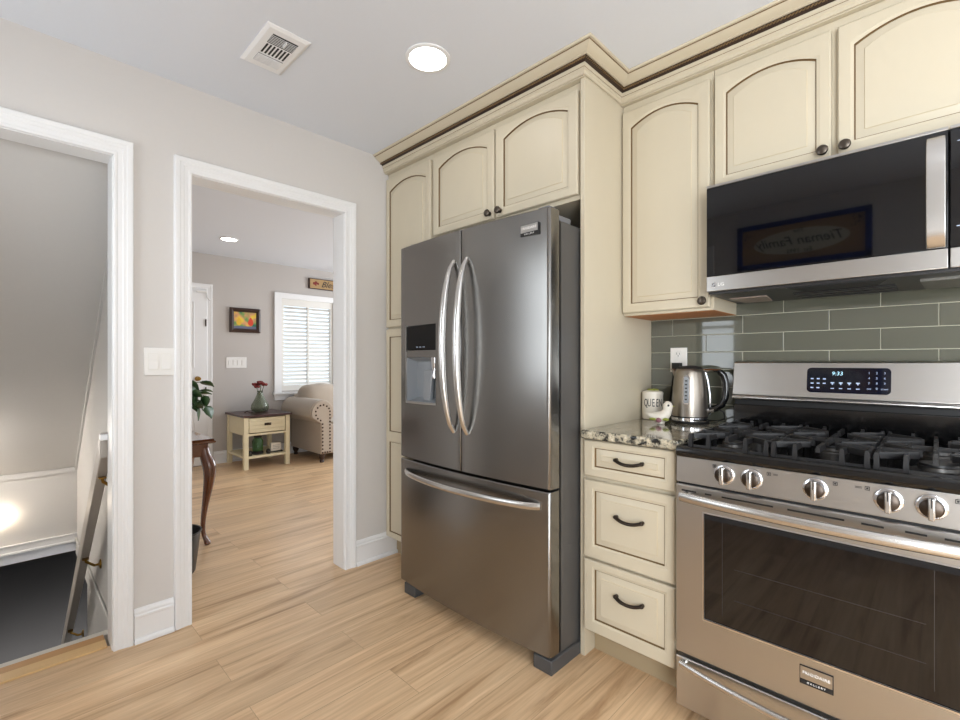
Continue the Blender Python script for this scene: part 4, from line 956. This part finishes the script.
# picture
t = thing('framed_picture', 'small dark-framed painting of two pears on the living room wall', 'picture', (XF, -0.213, 1.695))
PY0, PY1, PZ0, PZ1 = -0.388, -0.038, 1.547, 1.843
mb = MB()
def ring4(y0, y1, z0, z1, x): return [(x,y0,z0),(x,y1,z0),(x,y1,z1),(x,y0,z1)]
mb.loft([ring4(PY0,PY1,PZ0,PZ1,XF+0.001), ring4(PY0,PY1,PZ0,PZ1,XF+0.026), ring4(PY0+0.02,PY1-0.02,PZ0+0.02,PZ1-0.02,XF+0.034), ring4(PY0+0.048,PY1-0.048,PZ0+0.048,PZ1-0.048,XF+0.014)], cap1=False)
mb.build('frame', 'frame_brown', t, ang=20)
def painting():
    m = mat('pear_painting_ground', (150, 150, 90), 0.6); N, L, b = nodes(m)
    tc = N.new('ShaderNodeTexCoord'); nz = N.new('ShaderNodeTexNoise'); nz.inputs['Scale'].default_value = 9; nz.inputs['Detail'].default_value = 2
    L.new(tc.outputs['Object'], nz.inputs['Vector']); r = N.new('ShaderNodeValToRGB'); e = r.color_ramp.elements
    e[0].position = 0.34; e[0].color = (*lin((40, 110, 90)), 1); e[1].position = 0.66; e[1].color = (*lin((232, 200, 60)), 1)
    c = e.new(0.45); c.color = (*lin((130, 160, 80)), 1); c = e.new(0.55); c.color = (*lin((214, 150, 110)), 1)
    L.new(nz.outputs[0], r.inputs[0]); L.new(r.outputs[0], b.inputs['Base Color']); return m
M['painting'] = painting(); M['pearY'] = mat('yellow_pear_paint', (226, 180, 50), 0.6); M['pearR'] = mat('red_pear_paint', (214, 66, 34), 0.6); M['tableblue'] = mat('blue_table_paint', (100, 104, 130), 0.6)
cv = MB().box(XF+0.010, XF+0.013, PY0+0.046, PY1-0.046, PZ0+0.046, PZ1-0.046).build('canvas', 'painting', t, smooth=False)
MB().box(XF+0.013, XF+0.0134, PY0+0.048, PY1-0.048, PZ0+0.048, PZ0+0.078).build('painted_table', 'tableblue', cv, smooth=False)
def pear(yc, zc, s, m):
    pts = []
    for i in range(24):
        a = 2*PI*i/24; r = 1.0 if math.sin(a) < 0.2 else 1.0-0.35*(math.sin(a)-0.2)
        pts.append((yc+s*0.72*r*math.cos(a)*(1 if math.sin(a) < 0 else 1-0.45*math.sin(a)), zc+s*(math.sin(a)*(1.35 if math.sin(a) > 0 else 0.9))))
    MB().loft([[(XF+0.0134, a, b) for a, b in pts], [(XF+0.0142, a, b) for a, b in pts]]).build('painted_pear', m, cv, smooth=False)
pear(-0.285, 1.672, 0.042, 'pearY'); pear(-0.150, 1.672, 0.046, 'pearR')
# far switch plate
t = thing('light_switch', 'white four-gang switch plate on the living room wall under the painting', 'switch', (XF, -0.31, 1.18))
MB().box(XF+0.0005, XF+0.007, -0.424, -0.196, 1.118, 1.248).build('cover_plate', 'white_plastic', t, bevel=0.002)
for i in range(4): yc = -0.385+i*0.050; MB().box(XF+0.0072, XF+0.011, yc-0.015, yc+0.015, 1.152, 1.214).build('rocker', 'white_plastic', t, bevel=0.001, smooth=False)
# blessed sign
t = thing('word_sign', 'narrow wooden sign with script lettering and red flower above the living room window', 'sign', (XF, 1.05, 2.247))
MB().box(XF+0.001, XF+0.03, 0.588, 1.52, 2.176, 2.318).build('frame', 'frame_brown', t, bevel=0.002, smooth=False)
bb = MB().box(XF+0.030, XF+0.034, 0.600, 1.508, 2.186, 2.308).build('board', 'signboard', t, smooth=False)
text('lettering', 'Blessed', 0.115, (XF+0.035, 0.755, 2.245), (0,1,0), (0,0,1), 'ink', bb, shear=0.4, align='LEFT', thick=0.001)
mb = MB()
for yy, zz, r in ((0.655, 2.250, 0.018), (0.682, 2.262, 0.020), (0.712, 2.250, 0.016), (0.680, 2.234, 0.014)): mb.lathe([(r, XF+0.034), (r*0.6, XF+0.037)], (0, yy, zz), 8, axis='x')
mb.build('painted_flower', 'flower', bb)
# end table
t = thing('end_table', 'distressed cream end table with dark top, drawer and open shelf', 'table', (-3.28, -0.175, 0))
TX0, TX1, TY0, TY1 = -3.555, -2.985, -0.430, 0.075; TZ = 0.600
MB().box(TX0-0.012, TX1+0.015, TY0-0.015, TY1+0.018, TZ-0.024, TZ).build('table_top', 'tabletop', t, bevel=0.003, smooth=False)
for x in (TX0, TX1-0.048):
    for y in (TY0, TY1-0.048): MB().box(x, x+0.048, y, y+0.048, 0, TZ-0.024).build('leg', 'tablecream', t, bevel=0.002, smooth=False)
mb = MB().box(TX0+0.01, TX1-0.014, TY0+0.008, TY0+0.02, 0.385, TZ-0.024).box(TX0+0.01, TX1-0.014, TY1-0.02, TY1-0.008, 0.385, TZ-0.024).box(TX0+0.01, TX0+0.02, TY0+0.02, TY1-0.02, 0.385, TZ-0.024).box(TX0+0.02, TX1-0.008, TY0+0.02, TY1-0.02, 0.370, 0.392)
mb.build('apron', 'tablecream', t, smooth=False)
dw = MB()
for k in range(4):
    z = 0.402+k*0.041; dw.box(TX1-0.03, TX1-0.004, TY0+0.056, TY1-0.056, z, z+0.0395)
dw = dw.build('drawer', 'tablecream', t, bevel=0.0015, smooth=False)
mb = MB(); rings = []
for i in range(7):
    a = PI*i/6; rings.append([(TX1-0.004, -0.175+0.040*math.cos(a), 0.478+0.026*math.sin(a)), (TX1+0.012, -0.175+0.030*math.cos(a), 0.478+0.020*math.sin(a)), (TX1+0.010, -0.175+0.028*math.cos(a), 0.476+0.002*math.sin(a))])
mb.loft(rings, closed=False, cap0=False, cap1=False).box(TX1-0.005, TX1-0.001, -0.212, -0.138, 0.474, 0.502); mb.build('cup_pull', 'bronze', dw)
MB().box(TX0+0.01, TX1-0.008, TY0+0.01, TY1-0.01, 0.118, 0.142).build('shelf', 'tablecream', t, bevel=0.002, smooth=False)
# vase
VXc, VYc = -3.29, -0.150
t = thing('glass_vase', 'teardrop smoked glass vase holding dried red flowers on the end table', 'vase', (VXc, VYc, TZ))
MB().lathe([(0.050, TZ+0.001), (0.085, TZ+0.012), (0.100, TZ+0.045), (0.092, TZ+0.090), (0.060, TZ+0.150), (0.036, TZ+0.200), (0.030, TZ+0.235), (0.034, TZ+0.250), (0.031, TZ+0.250), (0.027, TZ+0.232), (0.033, TZ+0.198), (0.056, TZ+0.148), (0.087, TZ+0.088), (0.094, TZ+0.045), (0.080, TZ+0.016), (0.004, TZ+0.008)], (VXc, VYc, 0), 32).build('vase_body', 'vase', t, ang=80)
t2 = thing('dried_flowers', 'bunch of dried dark red flowers standing in the glass vase', 'flowers', (VXc, VYc, TZ+0.02))
mb = MB(); random.seed(5); heads = []
for i in range(7):
    a = i*2*PI/7; hx, hy = VXc+0.045*math.cos(a), VYc+0.055*math.sin(a); hz_ = TZ+0.300+0.03*random.random()+ (0.02 if i == 0 else 0)
    mb.tube([(VXc+0.02*math.cos(a+2), VYc+0.02*math.sin(a+2), TZ+0.03), (VXc+0.008*math.cos(a), VYc+0.008*math.sin(a), TZ+0.2), (hx, hy, hz_)], 0.0025, 6); heads.append((hx, hy, hz_))
mb.build('stems', 'stem', t2)
for i, hpt in enumerate(heads+[(VXc, VYc, TZ+0.35)]):
    mb = MB()
    for k in range(7):
        a = k*2*PI/7; mb.sphere((hpt[0]+0.020*math.cos(a), hpt[1]+0.020*math.sin(a), hpt[2]+0.006*math.sin(3*a)), (0.017, 0.017, 0.013), 8)
    mb.sphere((hpt[0], hpt[1], hpt[2]+0.006), 0.010, 8); mb.build('flower_head', 'flower2' if i == 2 else 'flower', t2)
# small beads beside the vase
mb = MB().tube([(-3.27, -0.33, TZ+0.005), (-3.25, -0.31, TZ+0.02), (-3.23, -0.28, TZ+0.006), (-3.20, -0.26, TZ+0.006)], 0.006, 8)
tag(mb.build('twig', 'frame_brown'), 'dark twig lying left of the vase on the end table', 'twig')
# shelf items
t = thing('glass_lantern', 'green glass jar lantern with dark base on the end table shelf', 'lantern', (-3.12, -0.245, 0.142))
LX, LY, LZ = -3.10, -0.245, 0.143
MB().lathe([(0.030, LZ+0.03), (0.055, LZ+0.04), (0.058, LZ+0.15), (0.040, LZ+0.18), (0.038, LZ+0.19)], (LX, LY, 0), 24).build('glass', 'jar', t)
MB().lathe([(0.040, LZ+0.190), (0.042, LZ+0.205), (0.012, LZ+0.225), (0.012, LZ+0.235)], (LX, LY, 0), 20).build('lid', 'blackmat', t)
MB().lathe([(0.055, LZ), (0.060, LZ+0.01), (0.060, LZ+0.03), (0.035, LZ+0.04)], (LX, LY, 0), 20).build('stand', 'blackmat', t)
mb = MB()
for yy, xx in ((-0.345, -3.05), (-0.150, -3.04)):
    o = MB().lathe([(0.020, LZ), (0.026, LZ+0.02), (0.022, LZ+0.045), (0.008, LZ+0.055)], (xx, yy, 0), 16).build('votive_cup', 'black')
    tag(o, 'small black votive cup left of the green lantern' if yy < -0.2 else 'small black votive cup right of the green lantern', 'cup', 'votive cups')
t = thing('small_plaque', 'small white lettered block plaque on the end table shelf', 'plaque', (-3.10, -0.045, 0.143))
MB().box(-3.12, -3.08, -0.105, 0.015, LZ+0.01, LZ+0.110).build('block', 'ceramic', t, bevel=0.008)
MB().box(-3.13, -3.07, -0.120, 0.030, LZ, LZ+0.012).build('stand', 'blackmat', t, smooth=False)
for k in range(3): MB().box(-3.0798, -3.0790, -0.085, -0.005, LZ+0.04+0.018*k, LZ+0.044+0.018*k).build('lettering', 'plastic_gray', t, smooth=False)
# sofa
t = thing('sofa', 'beige linen sofa with rolled arm and nailhead trim beside the end table', 'sofa', (-3.1, 1.1, 0))
def arm(yv0, yv1, yc, s):
    mb = MB(); poly = []
    zc, r = 0.600, 0.146
    if s > 0:
        for i in range(21):
            a = math.radians(200) - math.radians(260)*i/20; poly.append((yc+r*math.cos(a), zc+r*math.sin(a)))
        poly = [(yv0, 0.105)] + [(yv0, 0.47)] + poly + [(yv1, 0.44), (yv1, 0.105)]
    else:
        for i in range(21):
            a = math.radians(240) - math.radians(260)*i/20; poly.append((yc+r*math.cos(a), zc+r*math.sin(a)))
        poly = [(yv0, 0.105), (yv0, 0.44)] + poly + [(yv1, 0.47), (yv1, 0.105)]
    return mb.prism(poly, 'x', -3.54, -2.735).build('arm', 'linen', t, ang=50, bevel=0.006), poly
a1, poly = arm(0.328, 0.500, 0.348, 1); a2, _ = arm(1.95, 2.12, 2.10, -1)
# front scroll panel
pp = [( (y-0.40)*0.93+0.40, (z-0.42)*0.955+0.42) for y, z in poly]
MB().prism(pp, 'x', -2.736, -2.722).build('arm_front_panel', 'linen', a1, bevel=0.004, ang=50)
mb = MB(); nl = []
for k in range(9): nl.append((0.350, 0.125+k*0.042))
nl += [(0.325, 0.505), (0.290, 0.530), (0.268, 0.57), (0.265, 0.615), (0.288, 0.655), (0.322, 0.680), (0.362, 0.685), (0.402, 0.668), (0.430, 0.64)]
for k in range(13): nl.append((0.442, 0.125+k*0.040))
nl += [(0.380, 0.125), (0.411, 0.125)]
for y, z in nl: MB().sphere((-2.721, y, z), (0.006, 0.0115, 0.0115), 8).build('nailhead', 'nail', a1)
MB().box(-3.54, -2.80, 0.50, 1.95, 0.105, 0.30).build('seat_base', 'linen', t, bevel=0.01)
MB().box(-3.56, -3.40, 0.36, 2.08, 0.105, 0.78).build('back_frame', 'linen', t, bevel=0.03, seg=3)
for i in range(3): y = 0.505+i*0.482; MB().box(-3.30, -2.76, y, y+0.478, 0.30, 0.47).build('seat_cushion', 'linen', t, bevel=0.03, seg=4)
for i in range(3):
    y = 0.318 + i*0.54; mb = MB(); rings = []
    for j in range(9):
        s = -1+2*j/8; k = (1-abs(s)**4); wv = 0.012*math.sin(j*1.9)
        yy = y+0.27+0.265*s; zt = 0.852+0.075*k+wv*0.6; zb = 0.50-0.01*k
        xb, xf = -3.40-0.0*k, -3.24+0.10*k
        rings.append([(xb, yy, zb), ((xb+xf)/2, yy, zb-0.01), (xf, yy, zb+0.04), (xf+0.01, yy, (zb+zt)/2), (xf-0.02, yy, zt-0.04), ((xb+xf)/2, yy, zt), (xb, yy, zt-0.03), (xb-0.01, yy, (zb+zt)/2)])
    mb.loft(rings).build('back_cushion', 'linen', t, subsurf=2)
for x in (-2.79, -3.50):
    for y in (0.375, 2.03): MB().lathe([(0.022, 0.0), (0.028, 0.01), (0.020, 0.03), (0.036, 0.06), (0.040, 0.10), (0.040, 0.106)], (x, y, 0), 16).build('leg', 'frame_brown', t)
# console table with cabriole leg
t = thing('console_table', 'polished cherry side table with curved cabriole legs beyond the doorway', 'table', (-1.17, -1.56, 0))
CX0, CX1, CY0, CY1, CZ = -1.50, -0.925, -1.787, -1.300, 0.692
mb = MB(); rings = []
for (i, z) in ((0.010, CZ-0.030), (0.0, CZ-0.024), (0.0, CZ-0.016), (0.010, CZ-0.010), (0.006, CZ-0.004), (0.012, CZ)):
    rings.append([(CX0+i, CY0, z), (CX1-i, CY0, z), (CX1-i, CY1-i, z), (CX0+i, CY1-i, z)])
mb.loft(rings).build('table_top', 'cherry', t, ang=20)
MB().box(CX0+0.03, CX1-0.035, CY0+0.005, CY1-0.035, CZ-0.115, CZ-0.030).build('apron', 'cherry', t, bevel=0.004, smooth=False)
def cab_leg(x, y, sx, sy):
    mb = MB(); d = Vector((sx, sy, 0)).normalized(); rings = []
    for z, o, r in ((CZ-0.034, -0.004, 0.030), (CZ-0.10, 0.0, 0.031), (CZ-0.135, 0.018, 0.042), (CZ-0.18, 0.034, 0.044), (CZ-0.24, 0.036, 0.037), (0.36, 0.022, 0.029), (0.26, 0.004, 0.020), (0.16, -0.010, 0.016), (0.09, -0.012, 0.014), (0.05, 0.000, 0.014), (0.03, 0.014, 0.019), (0.012, 0.020, 0.022), (0.0, 0.020, 0.018)):
        c = Vector((x, y, z))+d*o
        rings.append([tuple(c+Vector((r*math.cos(2*PI*k/12), r*math.sin(2*PI*k/12), 0))) for k in range(12)])
    mb.loft(rings).build('leg', 'cherry', t, subsurf=1)
cab_leg(CX1-0.055, CY1-0.052, 1, 1); cab_leg(CX0+0.055, CY1-0.052, -1, 1); cab_leg(CX1-0.055, CY0+0.04, 1, 0); cab_leg(CX0+0.055, CY0+0.04, -1, 0)
# potted pothos on the console
PX, PYc = -1.12, -1.56
t = thing('potted_pothos', 'trailing green pothos plant on the cherry table, leaves showing past the casing', 'plant', (PX, PYc, CZ))
MB().lathe([(0.055, CZ+0.001), (0.075, CZ+0.06), (0.085, CZ+0.14), (0.078, CZ+0.14), (0.070, CZ+0.12), (0.002, CZ+0.12)], (PX, PYc, 0), 24).build('pot', 'ceramic', t)
random.seed(11); mb = MB(); sm = MB()
def leafshape(mb, p, dirv, size, roll):
    dirv = Vector(dirv).normalized(); side = dirv.cross(Vector((0,0,1))); side = side.normalized() if side.length > 0.1 else Vector((1,0,0))
    nn = side.cross(dirv); side = (side*math.cos(roll)+nn*math.sin(roll)).normalized(); nn = side.cross(dirv)
    P0 = Vector(p); rows = []
    for f, w in ((0, 0.05), (0.12, 0.36), (0.35, 0.46), (0.6, 0.36), (0.85, 0.14), (1.0, 0.01)):
        c = P0+dirv*f*size; droop = -nn*0.12*size*f*f
        rows.append([c+side*w*size+droop+nn*0.06*size, c+droop, c-side*w*size+droop+nn*0.06*size])
    b = len(mb.v)
    for r in rows: mb.v += [tuple(q) for q in r]
    for i in range(len(rows)-1):
        for j in range(2): mb.f.append([b+i*3+j, b+i*3+j+1, b+(i+1)*3+j+1, b+(i+1)*3+j]); mb.m.append(0)
leaves = []
for (tx, ty, tz) in ((-1.02,-1.36,0.93), (-1.05,-1.36,1.00), (-1.00,-1.35,0.97), (-1.08,-1.37,0.98), (-1.15,-1.40,1.06), (-0.99,-1.34,0.90), (-1.04,-1.38,0.89), (-1.2,-1.45,1.05), (-1.0,-1.42,1.0), (-1.25,-1.6,1.05), (-1.05,-1.65,1.06), (-0.96,-1.55,0.98), (-1.12,-1.36,0.92), (-1.07,-1.345,0.93), (-1.02,-1.36,1.06)):
    T = Vector((tx, ty, tz)); S0 = Vector((PX, PYc, CZ+0.13)); mid = (S0+T)/2+Vector((0, 0, 0.10))
    sm.tube([S0, mid, T], 0.0028, 6)
    for k in range(2):
        q = S0.lerp(T, 0.75+0.25*k) + Vector((0,0,0.03 if k == 0 else 0)); leafshape(mb, q, (random.uniform(-0.2, 0.6), random.uniform(0.1, 0.7), random.uniform(-1.0, 0.0)), random.uniform(0.070, 0.092), random.uniform(-0.8, 0.8))
sm.build('stems', 'stem', t); lf = mb.build('leaves', 'leaf', t); lf.modifiers.new('s', 'SOLIDIFY').thickness = 0.0012
# bucket
t = thing('waste_bucket', 'black tapered waste bucket on the floor under the cherry table edge', 'bucket', (-0.63, -1.605, 0))
mb = MB().lathe([(0.106, 0.0), (0.110, 0.006), (0.136, 0.220), (0.142, 0.226), (0.142, 0.234), (0.134, 0.234), (0.128, 0.215), (0.102, 0.012), (0.002, 0.010)], (-0.63, -1.605, 0), 36); mb.build('pail', 'bucket', t)

# light the living room shows behind the shutters is the open sky of the world
